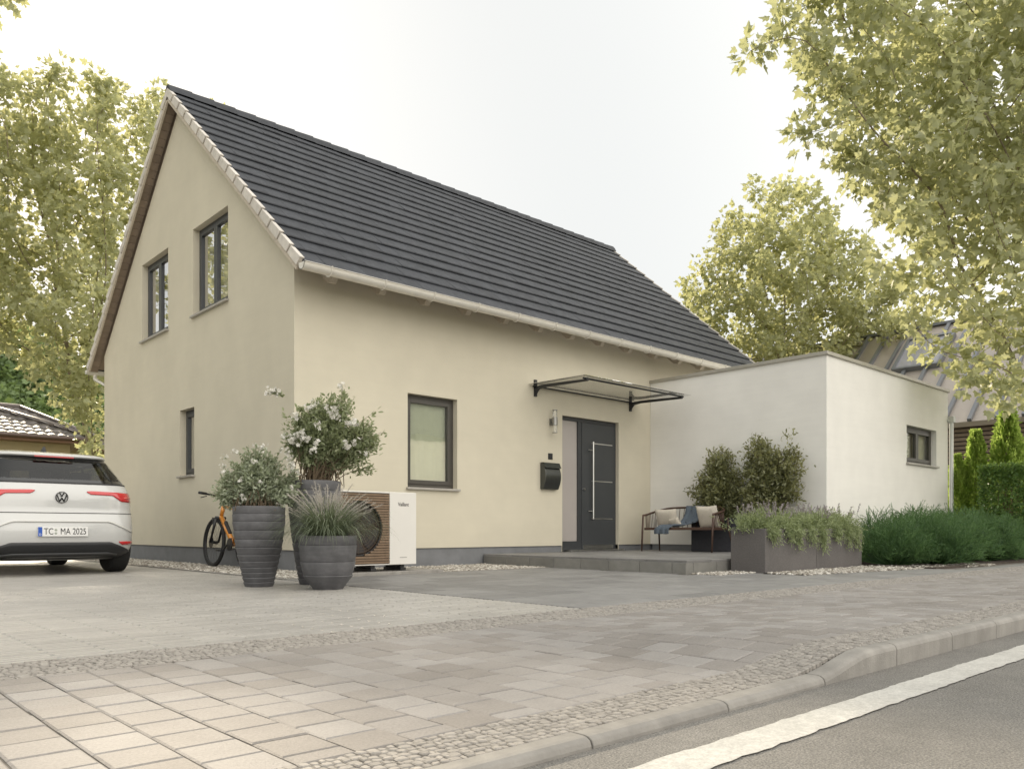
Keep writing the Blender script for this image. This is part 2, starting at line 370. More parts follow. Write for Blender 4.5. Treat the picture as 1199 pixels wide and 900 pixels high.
# patio slabs
cs=[];ss=[]
y=-5.74;j=0
while y<-1.45:
    h=[.25,.40,.25,.32][j%4]; h=min(h,-1.42-y); x=-.895-random.random()*.3
    while x<16:
        l=random.choice([.35,.5,.6,.75]); x0=max(x,-.895);x1=min(x+l,16)
        cx,cy=(x0+x1)/2,y+h/2
        ok= x1-x0>.04 and not (cx>3.2 and cy>-3.75)
        if cx>3.9 and cy>-5.0+ (0 if cx<4.6 else 0): ok=ok and not(cy> -4.75-.12*(cx-4))
        if cx>6.8 and cy>-5.3: ok=False
        if ok: cs.append((cx,cy));ss.append((x1-x0-.005,h-.005))
        x+=l
    y+=h;j+=1
struct(blocks('patio_slabs',cs,ss,.002,m_patio,ch=.004,tilt=.0006))

# cobbles
def cobbles(name,x0,x1,y0,y1,s,top,hf=True,ht=.016):
    nx=int((x1-x0)/s);ny=max(1,round((y1-y0)/s));sy=(y1-y0)/ny
    gx=x0+s*np.arange(nx+2)[None,:]+0*np.arange(ny+1)[:,None]; gy=y0+sy*np.arange(ny+1)[:,None]+0*gx
    # rows are offset and their joints wander, each stone is the shrunk cell between four jittered corners
    gy=gy+rng.normal(size=gy.shape)*s*.14; gy[0]=y0+rng.normal(size=nx+2)*.004; gy[-1]=y1+rng.normal(size=nx+2)*.004
    L=[]
    for r_ in range(ny):
        xb=gx[0]+rng.uniform(0,s)+rng.normal(size=nx+2)*s*.20; xt=xb+rng.normal(size=nx+2)*s*.10
        yb=gy[r_];yt=gy[r_+1]
        A=np.stack([np.stack([xb[:-1],yb[:-1]],-1),np.stack([xb[1:],yb[1:]],-1),np.stack([xt[1:],yt[1:]],-1),np.stack([xt[:-1],yt[:-1]],-1)],1)
        L.append(A)
    A=np.concatenate(L); n=len(A); c=A.mean(1,keepdims=True)
    B=np.roll(A,-1,1); k=8
    f1=rng.uniform(.10,.26,size=(n,4,1)); f2=rng.uniform(.10,.26,size=(n,4,1))
    O=np.stack([A+(B-A)*f1,B+(A-B)*f2],2).reshape(n,8,2)
    O=c+(O-c)*rng.uniform(.90,.99,size=(n,1,1))
    z=top+rng.normal(size=n)*.0012; tl=rng.normal(size=(n,2))*.03
    def ring(f,dz):
        p=c+(O-c)*f; zz=z[:,None]+np.einsum('nkj,nj->nk',p-c,tl)+dz+(hpav(p[...,0],p[...,1]) if hf else 0)
        return np.concatenate([p,zz[...,None]],-1)
    V=np.concatenate([ring(.72,0),ring(.93,-.0028),ring(1.0,-ht)],1)
    TF=[tuple(range(k))]+[(k+i,k+(i+1)%k,(i+1)%k,i) for i in range(k)]+[(2*k+i,2*k+(i+1)%k,k+(i+1)%k,k+i) for i in range(k)]
    fl=np.concatenate([np.array(f) for f in TF]);sz=np.array([len(f) for f in TF])
    idx=(fl[None]+(np.arange(n)*3*k)[:,None]).ravel()
    o=fastmesh(name,V.reshape(-1,3),np.tile(sz,n),idx,np.repeat(rng.random(n),len(sz)),m_cobble,smooth=False)
    return struct(o)
cobbles('cobble_edging',-7,13,-7.976,-7.765,.026,.001)
cobbles('cobble_band',-8,13,-6.135,-5.745,.030,.001,False)

# kerb stones
b=MB(); ks=.62; x=-2.15-ks*10
prof=[(-8.052,-.10),(-8.052,-.022),(-8.046,-.008),(-8.034,-.001),(-8.02,.001),(-7.980,.001),(-7.974,-.004),(-7.974,-.10)]
def kh(x): return .058*float(sm((x+2.2)/.45))
while x<40:
    x0=x+.003;x1=x+ks-.003; st=6 if -2.9<x<-1 else 1; V=[];m=len(prof);rr=random.random()
    for i in range(st+1):
        xx=x0+(x1-x0)*i/st
        for (py,pz) in prof: V.append((xx,py,pz+(kh(xx) if pz>-.05 else 0)))
    F=[]
    for i in range(st):
        for k in range(m-1): F.append((i*m+k,i*m+k+1,(i+1)*m+k+1,(i+1)*m+k)[::-1])
    F.append(tuple(range(m)));F.append(tuple(st*m+k for k in range(m))[::-1])
    b.add(V,F,rr); x+=ks
struct(b.build('kerb',m_kerb,bevel=.003))

# gravel
ico=bmesh.new(); bmesh.ops.create_icosphere(ico,subdivisions=1,radius=1); IV=np.array([v.co[:] for v in ico.verts]);IF=[tuple(v.index for v in f.verts) for f in ico.faces]; ico.free()
def gravel(name,regions,dens,size,label):
    L=[]
    for (fn,bb,z) in regions:
        x0,x1,y0,y1=bb; n=int((x1-x0)*(y1-y0)*dens)
        X=rng.uniform(x0,x1,n);Y=rng.uniform(y0,y1,n)
        if fn: k=fn(X,Y); X=X[k];Y=Y[k]
        n=len(X); S=size*rng.uniform(.6,1.3,size=(n,1))*rng.uniform([.8,.6,.45],[1.3,1,.75],size=(n,3))
        Pn=np.stack([X,Y,z+rng.uniform(-.004,.012,n)],-1)
        L.append(instmesh(IV*np.array([1,1,1]),IF,Pn,frames(runit(n)*[1,1,.35],np.tile([0,0,1.],(n,1))),S))
    V,s,i,r=join_inst(L)
    return tag(fastmesh(name,V,s,i,r,m_gravel),label,'gravel',kind='stuff')
def bed(X,Y): 
    return (Y<-4.3+.6*(X<3.9))&(Y>-4.75-.12*(X-4)-.06)&(Y>-5.45)&((X>4.0)|(Y>-4.15))&(Y<-5.0+.9*np.maximum(0,1-(X-6.6)/2)+.2)
gravel('gravel',[(None,(-.84,-.02,-1.4,9.0),.0),(None,(-.84,-.0,-1.4,-.0),.0)],1300,.021,'strip of pale gravel along the gable wall behind the pots')
gravel('gravel',[(lambda X,Y:~((X>.0)&(X<1.25)&(Y<-.75)&(Y>-1.42)),(0,3.12,-1.41,-.02),.0)],1500,.020,'bed of pale gravel under the front window beside the heat pump')
gravel('gravel',[(bed,(3.35,8.8,-5.5,-4.2),.0),(None,(3.2,4.02,-4.15,-3.78),.0)],1500,.021,'pale gravel patch around the long stone planters')
b=MB(); b.box(-.90,-.855,-1.45,9,-.05,.012); b.box(-.85,0,-1.45,-1.42,-.05,.01); b.box(1.26,3.14,-1.45,-1.42,-.05,.010); struct(b.build('gravel_edging',m_kerb,bevel=.004))
b=MB(); b.box(6.7,16.5,-5.27,-3.45,-.1,.02); struct(b.build('planting_bed',m_soil))
b=MB(); b.box(-.3,1.25,-1.47,-.78,-.05,.04); struct(b.build('concrete_pad',m_kerb,bevel=.006))

# ------------------------------------------------------------------ wall with openings helper
def wallpanel(outer,holes,mapf,depth):
    """outer: list of 2D; holes: rects (a0,a1,b0,b1); mapf(a,b,d)->3D"""
    bm=bmesh.new(); E=[]
    def loop(pts):
        vs=[bm.verts.new((p[0],p[1],0)) for p in pts]
        for i in range(len(vs)): E.append(bm.edges.new((vs[i],vs[(i+1)%len(vs)])))
    loop(outer)
    for a0,a1,b0,b1 in holes: loop([(a0,b0),(a1,b0),(a1,b1),(a0,b1)])
    bmesh.ops.triangle_fill(bm,edges=E,use_beauty=True)
    bm.verts.index_update()
    V=[mapf(v.co.x,v.co.y,0) for v in bm.verts];F=[tuple(v.index for v in f.verts) for f in bm.faces]
    bm.free()
    mb=MB(); mb.add(V,F,.5)
    for a0,a1,b0,b1 in holes:
        Q=[(a0,b0),(a1,b0),(a1,b1),(a0,b1)]
        for i in range(4):
            p,q=Q[i],Q[(i+1)%4]
            mb.add([mapf(*p,0),mapf(*q,0),mapf(*q,depth),mapf(*p,depth)],[(0,1,2,3)],.5)
    return mb
YM=3.92; RZ=7.36; WZ=3.96; WX=10.6
RISE=(RZ-WZ)/YM
house=thing('house',(0,0,0),'two storey cream rendered house with steep dark tiled gable roof','house')
gholes=[(2.0,3.31,3.88,5.24),(4.38,5.65,3.88,5.24),(3.26,3.86,1.40,2.46)]
g=wallpanel([(0,.27),(2*YM,.27),(2*YM,WZ),(YM,RZ),(0,WZ)],gholes,lambda a,b,d:(d,a,b),.17)
fholes=[(1.75,2.65,1.14,2.47)]
f=wallpanel([(0,.27),(4.91,.27),(4.91,2.46),(6.38,2.46),(6.38,.27),(WX,.27),(WX,WZ),(0,WZ)],fholes,lambda a,b,d:(a,d,b),.17)
for P1,P2 in [((4.91,.16),(4.91,2.46)),((4.91,2.46),(6.38,2.46)),((6.38,2.46),(6.38,.16))]:
    f.add([(P1[0],0,P1[1]),(P2[0],0,P2[1]),(P2[0],.2,P2[1]),(P1[0],.2,P1[1])],[(0,1,2,3)],.5)
g.v_off=0
wm=MB()
for mb in(g,f): wm.add(mb.v,mb.f,.5)
wm.add([(WX,0,.0),(WX,2*YM,.0),(WX,2*YM,WZ),(WX,YM,RZ),(WX,0,WZ)],[(0,1,2,3,4)],.5)
wm.add([(0,2*YM,.0),(WX,2*YM,.0),(WX,2*YM,WZ),(0,2*YM,WZ)],[(0,1,2,3)],.5)
wm.build('wall',m_stucco,house)
b=MB(); b.box(.02,4.91,.02,.3,-.05,.272); b.box(6.38,WX-.02,.02,.3,-.05,.272); b.box(.02,.3,.3,2*YM-.02,-.05,.272)
b.build('plinth',m_plinth,house)
# interior shell
b=MB(); b.add([(.25,.25,.2),(WX-.1,.25,.2),(WX-.1,2*YM-.1,.2),(.25,2*YM-.1,.2),(.25,.25,2.75),(WX-.1,.25,2.75),(WX-.1,2*YM-.1,2.75),(.25,2*YM-.1,2.75)],[(0,1,2,3),(4,5,6,7),(1,2,6,5),(2,3,7,6)],.5)
b.add([(2.95,.4,.2),(2.95,4,.2),(2.95,4,2.75),(2.95,.4,2.75)],[(0,1,2,3)],.5); b.add([(.4,4,.2),(2.95,4,.2),(2.95,4,2.75),(.4,4,2.75)],[(0,1,2,3)],.5)
b.add([(.25,1.75,3.0),(4,1.75,3.0),(4,6.1,3.0),(.25,6.1,3.0),(4,1.75,5.3),(4,6.1,5.3),(.25,1.75,5.3),(.25,6.1,5.3)],[(0,1,2,3),(1,2,5,4),(6,4,5,7),(0,1,4,6),(3,2,5,7)],.5)
b.build('interior_room',m_room,house)

def window(parent,a0,a1,b0,b1,mapf,fm,divs=1,sill=True,curt=None,gm=None,d=.10,asym=None,sillmat=None,silld=.05):
    """mapf(a,b,d)->3D, d depth inward"""
    def bx(mb,A0,A1,B0,B1,D0,D1):
        P=[mapf(a,bb,dd) for dd in(D0,D1) for (a,bb) in((A0,B0),(A1,B0),(A1,B1),(A0,B1))]
        mb.add(P,[(0,1,2,3),(7,6,5,4),(0,4,5,1),(1,5,6,2),(2,6,7,3),(3,7,4,0)],.5)
    fr=MB(); t=.05
    bx(fr,a0,a0+t,b0,b1,d,d+.07);bx(fr,a1-t,a1,b0,b1,d,d+.07);bx(fr,a0+t,a1-t,b0,b0+t,d,d+.07);bx(fr,a0+t,a1-t,b1-t,b1,d,d+.07)
    o=fr.build('window',fm,parent,bevel=.003)
    w=(a1-a0-2*t)/divs
    for i in range(divs):
        s=MB();A0=a0+t+i*w+.002;A1=A0+w-.004;B0=b0+t+.002;B1=b1-t-.002;q=.06
        bx(s,A0,A0+q,B0,B1,d-.012,d+.05);bx(s,A1-q,A1,B0,B1,d-.012,d+.05);bx(s,A0+q,A1-q,B0,B0+q,d-.012,d+.05);bx(s,A0+q,A1-q,B1-q,B1,d-.012,d+.05)
        s.build('sash',fm,o,bevel=.003)
        p=MB(); P=[mapf(A0+q-.002,B0+q-.002,d+.018),mapf(A1-q+.002,B0+q-.002,d+.018),mapf(A1-q+.002,B1-q+.002,d+.018),mapf(A0+q-.002,B1-q+.002,d+.018)]
        p.add(P,[(0,1,2,3)]); p.build('pane',gm or m_glass,o)
    if sill:
        s=MB(); bx(s,a0-.03,a1+.03,b0-.035,b0-.003,-silld,d-.003); s.build('sill',sillmat or m_sill,o,bevel=.004)
    return o
mg=lambda a,bb,d:(d,a,bb); mf=lambda a,bb,d:(a,d,bb)
wins=[window(house,*gholes[0],mg,m_frame,2,gm=m_glass_g),window(house,*gholes[1],mg,m_frame,2,gm=m_glass_g),window(house,*gholes[2],mg,m_frame,1,gm=m_glass_g),window(house,*fholes[0],mf,m_frame_br,1)]
def curtain(o,a0,a1,b0,b1,mapf,d,mat,amp=.02,fr=26):
    n=60;V=[];F=[]
    for i in range(n+1):
        a=a0+(a1-a0)*i/n; dd=d+amp*math.sin(i/n*(a1-a0)*fr)
        V+=[mapf(a,b0,dd),mapf(a,b1,dd)]
    for i in range(n): F.append((2*i,2*i+2,2*i+3,2*i+1))
    mb=MB();mb.add(V,F,.5);mb.build('curtain',mat,o,smooth=True)
curtain(wins[0],2.0,2.72,3.85,5.3,mg,.195,m_curtain,.012,30);curtain(wins[0],2.78,3.32,3.85,5.3,mg,.195,m_curtain,.012,30)
curtain(wins[1],4.38,5.02,3.85,5.3,mg,.195,m_curtain,.012,30);curtain(wins[1],5.10,5.66,3.85,5.3,mg,.195,m_curtain,.012,30)
curtain(wins[2],3.2,3.9,1.3,2.6,mg,.20,m_blind)
curtain(wins[3],1.72,2.68,1.1,2.6,mf,.16,m_blind,.004,40)

# door
d_=MB(); y=.07
d_.box(4.91,4.94,y,y+.08,.16,2.46);d_.box(6.33,6.38,y,y+.08,.16,2.46);d_.box(4.94,6.33,y,y+.08,2.40,2.46);d_.box(5.375,5.465,y,y+.08,.16,2.40);d_.box(4.94,5.375,y,y+.08,.16,.34)
door=d_.build('door_frame',m_frame,house,bevel=.003)
d_=MB(); d_.box(4.938,5.377,y+.03,y+.045,.338,2.402); d_.build('side_light',m_frost,door)
d_=MB(); d_.box(5.467,6.328,y-.01,y+.06,.20,2.395); leaf=d_.build('door_leaf',M('door_paint',(.050,.054,.058),.42,var=.05,vs=3),door,bevel=.003)
ORG[leaf.name]=(0,0,0)
d_=MB(); d_.box(5.0,6.4,-.12,y+.05,.165,.195) ; d_.build('threshold',m_steel,door,bevel=.004)
d_=MB(); d_.tube([(5.69,y-.075,.72),(5.69,y-.075,2.07)],.016,12); 
for z in(.86,1.92): d_.tube([(5.69,y-.075,z),(5.69,y-.012,z)],.009,8); d_.tube([(5.57,y-.070,z),(5.69,y-.075,z)],.009,8)
d_.build('pull_handle',m_steel,door,auto=40)
for z in(.73,1.39,2.05):
    d_=MB(); d_.box(5.72,6.27,y-.014,y-.009,z-.009,z+.009); d_.build('inlay_bar',m_steel,door)
d_=MB(); d_.box(5.50,6.29,y-.016,y-.009,.205,.27); d_.build('kick_plate',m_steel,door)
d_=MB(); d_.lathe([(.0,-.03),(.018,-.03),(.018,.0)],(5.515,y-.008,1.24),12,axis='y'); d_.build('lock_cylinder',m_steel,door)

# roof
ang=math.atan2(RISE,1); ca,sa=math.cos(ang),math.sin(ang)
X0,X1=-.17,10.8
RT=7.62 # top of tile plane at ridge
EAVE=4.42 # horizontal run from ridge to eave edge
SL=EAVE/ca
def rp(x,s,side,h=0):  # s distance from ridge down the slope; side -1 front, +1 back
    y=YM+side*s*ca - (-side)*(-h*sa) ; z=RT-s*sa+h*ca
    return (x,YM+side*(s*ca+h*sa),z)
for side in(-1,1):
    V=[];tiles=MB(); nrow=17; rl=SL/nrow; tw=.30
    for j in range(nrow):
        s0=j*rl; s1=s0+rl+.03
        off=(tw/2 if j%2 else 0)
        x=X0+.02-off
        while x<X1-.01:
            xa=max(x,X0+.02);xb=min(x+tw,X1-.02)
            if xb-xa>.03:
                j1=rng.normal()*.0018; a=xa+.0012;c=xb-.0012
                P=[rp(a,s0,side,-.012),rp(c,s0,side,-.012),rp(c,s1-.012,side,.030+j1),rp(c,s1,side,.020+j1),rp(c,s1,side,-.012+j1),rp(a,s1,side,-.012+j1),rp(a,s1,side,.020+j1),rp(a,s1-.012,side,.030+j1),rp(a,s0,side,.0),rp(c,s0,side,.0)]
                tiles.add(P,[(8,9,2,7),(7,2,3,6),(6,3,4,5),(1,0,5,4),(0,8,7,6,5),(9,1,4,3,2)],random.random())
            x+=tw
    tiles.build('roof_tiles',m_tile,house)
    # underlay / soffit
    u=MB(); P=[rp(X0+.01,0,side,-.02),rp(X1-.01,0,side,-.02),rp(X1-.01,SL-.06,side,-.02),rp(X0+.01,SL-.06,side,-.02),rp(X0+.01,0,side,-.075),rp(X1-.01,0,side,-.075),rp(X1-.01,SL-.06,side,-.075),rp(X0+.01,SL-.06,side,-.075)]
    u.add(P,[(0,1,2,3),(7,6,5,4),(0,3,7,4),(1,5,6,2),(2,6,7,3)],.5)
    u.build('roof_deck',m_soffit,house)
    # soffit boards under verge
    sb=MB();k=0
    s=.05
    while s<SL-.08:
        P=[]
        for h in(-.078,-.098):
            for (xx,ss) in((X0+.02,s),(-.003,s),(-.003,s+.14),(X0+.02,s+.14)): P.append(rp(xx,ss,side,h))
        sb.add(P,[(0,1,2,3),(7,6,5,4),(0,4,5,1),(1,5,6,2),(2,6,7,3),(3,7,4,0)],random.random()); s+=.145
    sb.build('verge_soffit',m_soffit,house)
    for xv,inw in((X0,1),(X1,-1)):
        vb=MB()
        for j in range(nrow):
            s0=j*rl+.003;s1=s0+rl-.006
            xa,xb=(xv-.018,xv+.035) if inw>0 else (xv-.035,xv+.018)
            P=[]
            for xx in(xa,xb): P+= [rp(xx+inw*.004,s0,side,.022),rp(xx-inw*.010*(xx==(xa if inw>0 else xb)),s1,side,.044),rp(xx-inw*.012*(xx==(xa if inw>0 else xb)),s1-.03,side,-.082),rp(xx+inw*.004,s0-.03,side,-.090)]
            vb.add(P,[(0,1,2,3),(7,6,5,4),(0,4,5,1),(1,5,6,2),(2,6,7,3),(3,7,4,0)],random.random())
        vb.build('verge_tiles',m_verge,house,bevel=.004)
        vb=MB();P=[]
        xa,xb=(xv-.010,xv+.02) if inw>0 else (xv-.02,xv+.010)
        for xx in(xa,xb): P+=[rp(xx,0,side,-.085),rp(xx,SL-.03,side,-.085),rp(xx,SL-.03,side,-.14),rp(xx,0,side,-.14)]
        vb.add(P,[(0,1,2,3),(7,6,5,4),(0,4,5,1),(1,5,6,2),(2,6,7,3),(3,7,4,0)],.5); vb.build('barge_board',m_wood_lt,house)
# ridge tiles
rd=MB(); x=X0-.01;nr=30;w_=(X1-X0+.02)/nr
for i in range(nr):
    pr=[(-.13,-.105),(-.09,-.03),(-.035,.035),(.035,.035),(.09,-.03),(.13,-.105)]
    P=[]
    for xx,sc in((x,1.0),(x+w_+.02,1.07)):
        for (yy,zz) in pr: P.append((xx,YM+yy*sc,RT+.035+zz*sc+(.012 if sc>1 else 0)))
    n=6
    rd.add(P,[(k,k+1,k+7,k+6) for k in range(5)]+[tuple(range(6))[::-1],tuple(range(6,12))],random.random()); x+=w_
rd.build('ridge_tiles',m_tile,house,auto=35)
# gutters & rafters
def gutter(side,parent,nm='gutter'):
    e=rp(0,SL,side,0); gy_=e[1]+side*.045; gz_=e[2]-.045
    gm=MB();V=[];k=10
    prof=[(-.078,.012)]+[(-.078*math.cos(PI*i/k),-.078*math.sin(PI*i/k)) for i in range(k+1)]+[(.083,.014),(.093,.006)]
    inner=[(p[0]*.93,p[1]*.93+.002) for p in prof]
    P=prof+inner[::-1];n=len(P)
    for xx in(X0-.02,X1+.02):
        for a,c in P: V.append((xx,gy_+side*a,gz_+c))
    gm.add(V,[(i,(i+1)%n,(i+1)%n+n,i+n) for i in range(n)]+[tuple(range(n))[::-1],tuple(range(n,2*n))],.5)
    for xx in(X0-.02,X1+.016):
        gm.add([(xx,gy_+side*a,gz_+c) for a,c in prof]+[(xx+.004,gy_+side*a,gz_+c) for a,c in prof],[tuple(range(len(prof))),tuple(range(len(prof),2*len(prof)))],.5)
    gm.build(nm,m_zinc,parent,auto=40)
    br=MB()
    nb=14
    for i in range(nb):
        xx=X0+.35+i*(X1-X0-.7)/(nb-1); pts=[(xx,gy_+side*.083*-math.cos(PI*i2/8),gz_-.083*math.sin(PI*i2/8)) for i2 in range(9)]+[(xx,gy_+side*.088,gz_+.02)]
        br=MB()
        for a,c in zip(pts[:-1],pts[1:]): br.beam(a,c,.026,.006,up=(1,0,0))
        br.build('gutter_bracket',m_zinc,parent)
    ra=MB()
    for i in range(15):
        xx=.38+i*.74
        if xx>X1-.15: break
        q=MB()
        P=[]
        for x2 in(xx-.045,xx+.045):
            P+=[rp(x2,3.8/ca,side,-.08),rp(x2,SL-.07,side,-.08),rp(x2,SL-.07,side,-.215),rp(x2,SL-.15,side,-.26),rp(x2,3.8/ca,side,-.26)]
        q.add(P,[(0,1,2,3,4),(9,8,7,6,5),(0,5,6,1),(1,6,7,2),(2,7,8,3),(3,8,9,4),(4,9,5,0)],random.random())
        q.build('rafter',m_wood_lt,parent)
gutter(-1,house);gutter(1,house)
b=MB(); e=rp(0,SL,1,0); b.tube([(-.02,e[1]+.045,e[2]-.1),(-.02,e[1]+.045,e[2]-.2),(.12,2*YM+.07,e[2]-.42),(.12,2*YM+.07,.1)],.038,12); b.build('downpipe',m_zinc,house,auto=50)

# annex
annex=thing('annex',(7.3,-3.44,0),'white rendered flat roofed annex with grey metal parapet cap','annex')
AX0,AX1,AY0,AZ=7.3,12.45,-3.44,3.28
ah=[(10.41,11.85,1.77,2.46)]
aw=wallpanel([(AX0,.27),(AX1,.27),(AX1,AZ),(AX0,AZ)],ah,lambda a,bb,d:(a,AY0+d,bb),.2)
aw.add([(AX0,AY0,.27),(AX0,-.003,.27),(AX0,-.003,AZ),(AX0,AY0,AZ)],[(0,1,2,3)],.5)
aw.add([(AX1,AY0,.27),(AX1,6,.27),(AX1,6,AZ),(AX1,AY0,AZ)],[(0,1,2,3)],.5)
aw.add([(AX0+.2,AY0+.2,AZ-.15),(AX1-.2,AY0+.2,AZ-.15),(AX1-.2,-.003,AZ-.15),(AX0+.2,-.003,AZ-.15)],[(0,1,2,3)],.5)
aw.add([(10.62,-.0,AZ-.15),(AX1-.2,0,AZ-.15),(AX1-.2,6,AZ-.15),(10.62,6,AZ-.15)],[(0,1,2,3)],.5)
aw.build('wall',m_white_st,annex)
b=MB(); b.box(AX0+.02,AX1-.02,AY0+.02,-.03,-.05,.272); b.build('plinth',m_plinth,annex)
b=MB(); o=.035
b.box(AX0-o,AX0+.28,AY0-o,-.004,AZ-.002,AZ+.055); b.box(AX0+.281,AX1+o,AY0-o,AY0+.28,AZ-.002,AZ+.055); b.box(AX1-.28,AX1+o,AY0+.281,6,AZ-.002,AZ+.055)
b.build('parapet_cap',m_cap,annex,bevel=.005)
b=MB(); b.add([(8,-3.0,.3),(12.3,-3.0,.3),(12.3,-.1,.3),(8,-.1,.3),(8,-3.0,3),(12.3,-3.0,3),(12.3,-.1,3),(8,-.1,3)],[(0,1,2,3),(4,5,6,7),(1,2,6,5),(2,3,7,6),(3,0,4,7)],.5); b.build('interior_room',m_room,annex)
ma=lambda a,bb,d:(a,AY0+d,bb)
wa=window(annex,*ah[0],ma,m_frame_br,2,silld=.05,gm=m_glass_g)
curtain(wa,10.42,11.84,1.78,2.45,ma,.198,m_blind,.006,40)
b=MB(); b.tube([(12.50,AY0-.05,2.70),(12.50,AY0-.05,.02)],.04,14); b.tube([(12.42,AY0+.02,2.72),(12.50,AY0-.05,2.70)],.035,10)
b.box(12.44,12.56,AY0-.11,AY0+.01,2.68,2.80)
b.build('downpipe',M('grey_pipe',(.55,.56,.55),.35,metal=.5,var=.05),annex,auto=50)

# ------------------------------------------------------------------ platform
plat=thing('entrance_platform',(3.15,-3.75,0),'low grey slab platform with block edge in front of the door','step')
b=MB(); b.box(3.30,7.30,-3.58,-.002,-.05,.150); b.build('slab_core',m_joint,plat)
cs=[];ss=[]
for i in range(8):
    for j in range(6):
        x0=3.16+i*.52;x1=min(x0+.52,7.28);y0=-3.73+j*.62;y1=min(y0+.62,-.005)
        if x1-x0>.05 and y1-y0>.05: cs.append(((x0+x1)/2,(y0+y1)/2));ss.append((x1-x0-.005,y1-y0-.005))
o=blocks('slab_top',cs,ss,.165,m_patio,ch=.004,depth=.028,tilt=.0004); o.parent=plat; o.location=(-3.15,3.75,0)
b=MB(); y=-.02
while y>-3.7:
    y2=max(y-.5,-3.73); b.box(3.15,3.30,y2+.003,y-.003,-.05,.135); y=y2-.0
    if y2<=-3.73: break
x=3.30
while x<7.2:
    b.box(x+.003,min(x+.5,7.28)-.003,-3.73,-3.59,-.05,.135); x+=.5
b.build('edge_blocks',m_step,plat,bevel=.005)

# ------------------------------------------------------------------ door canopy
can=thing('door_canopy',(5.5,0,2.8),'glass door canopy on thin black brackets above the front door','canopy')
for xx in(4.27,6.7):
    b=MB(); b.box(xx-.03,xx+.03,-.022,0.0,2.70,2.97); 
    b.tube([(xx,-.02,2.80),(xx,-.10,2.835),(xx,-.25,2.845),(xx,-1.15,2.815)],[.035,.03,.026,.020],10)
    b.tube([(xx,-.02,2.74),(xx,-.05,2.78),(xx,-.10,2.82)],[.022,.02,.015],8)
    b.lathe([(.0,-.0),(.028,-.0),(.028,.03),(0,.03)],(xx,-1.13,2.82),12)
    b.build('bracket_arm',m_black,can,auto=50)
b=MB(); b.tube([(4.2,-1.12,2.84),(6.77,-1.12,2.84)],.016,8); b.build('front_rail',m_black,can,auto=50)
b=MB(); b.tube([(4.2,-.03,2.86),(6.77,-.03,2.86)],.014,8); b.build('rear_rail',m_black,can,auto=50)
b=MB(); b.add([(4.12,-.01,2.885),(6.86,-.01,2.885),(6.86,-1.22,2.862),(4.12,-1.22,2.862),(4.12,-.01,2.893),(6.86,-.01,2.893),(6.86,-1.22,2.870),(4.12,-1.22,2.870)],[(3,2,1,0),(4,5,6,7),(0,1,5,4),(1,2,6,5),(2,3,7,6),(3,0,4,7)]); b.build('glass_sheet',m_glass_cl,can)

# wall lamp
lamp=thing('wall_lamp',(4.63,0,2.32),'steel up and down wall lamp with clear glass tubes beside the door','lamp')
b=MB(); b.box(4.60,4.66,-.03,0,2.27,2.37); b.tube([(4.63,-.03,2.32),(4.63,-.08,2.32)],.02,10); b.build('wall_bracket',m_steel_d,lamp,auto=40)
b=MB(); b.lathe([(0,-.065),(.045,-.065),(.045,.065),(0,.065)],(4.63,-.10,2.32),24); b.build('lamp_body',m_steel_d,lamp,auto=40)
for s in(-1,1):
    b=MB(); b.lathe([(.036,.06*s),(.036,.18*s)],(4.63,-.10,2.32),20); b.v=b.v; b.f=[q for q in b.f if len(q)==4]; b.r=b.r[:len(b.f)];b.m=b.m[:len(b.f)]; b.build('glass_tube',m_glass_cl,lamp,smooth=True)
    b=MB(); b.lathe([(0,.18*s),(.044,.18*s),(.044,.19*s),(0,.19*s)],(4.63,-.10,2.32),20); b.build('end_ring',m_steel_d,lamp,auto=40)
# mailbox
mb_=thing('mailbox',(4.57,0,1.2),'curved dark metal letterbox mounted beside the front door','mailbox')
n=14;V=[];F=[]
for i in range(n+1):
    z=1.20+.42*i/n; d=.055+.075*math.sin(PI*(i/n)*.92+.15)
    for xx in(4.39,4.75): V.append((xx,-d,z))
    for xx in(4.39,4.75): V.append((xx,-.0,z))
for i in range(n):
    a=4*i; F+= [(a,a+1,a+5,a+4),(a+1,a+3,a+7,a+5),(a+2,a,a+4,a+6)]
F+=[(0,2,3,1),(4*n,4*n+1,4*n+3,4*n+2)]
b=MB(); b.add(V,F,.5); b.build('box_body',M('gunmetal',(.10,.105,.10),.28,metal=.75,var=.08),mb_,auto=50,bevel=.004)
b=MB(); b.add([(4.385,-.082,1.555),(4.755,-.082,1.555),(4.755,-.075,1.63),(4.385,-.075,1.63),(4.385,-.13,1.545),(4.755,-.13,1.545),(4.755,-.085,1.635),(4.385,-.085,1.635),(4.385,0,1.64),(4.755,0,1.64)],[(4,5,6,7),(0,1,5,4),(7,6,9,8),(0,4,7,3),(5,1,2,6)],.5); b.build('lid',M('gunmetal_lid',(.08,.085,.08),.3,metal=.75),mb_)
bell=thing('doorbell',(4.62,0,1.74),'small square black doorbell plate above the letterbox','doorbell')
b=MB(); b.box(4.57,4.67,-.012,0,1.70,1.80); b.build('plate',m_dark,bell,bevel=.003)
for dx in(-.022,.022):
    for dz in(-.022,.022): b=MB(); b.box(4.62+dx-.016,4.62+dx+.016,-.018,-.011,1.75+dz-.016,1.75+dz+.016); b.build('button',m_black,bell,bevel=.002)

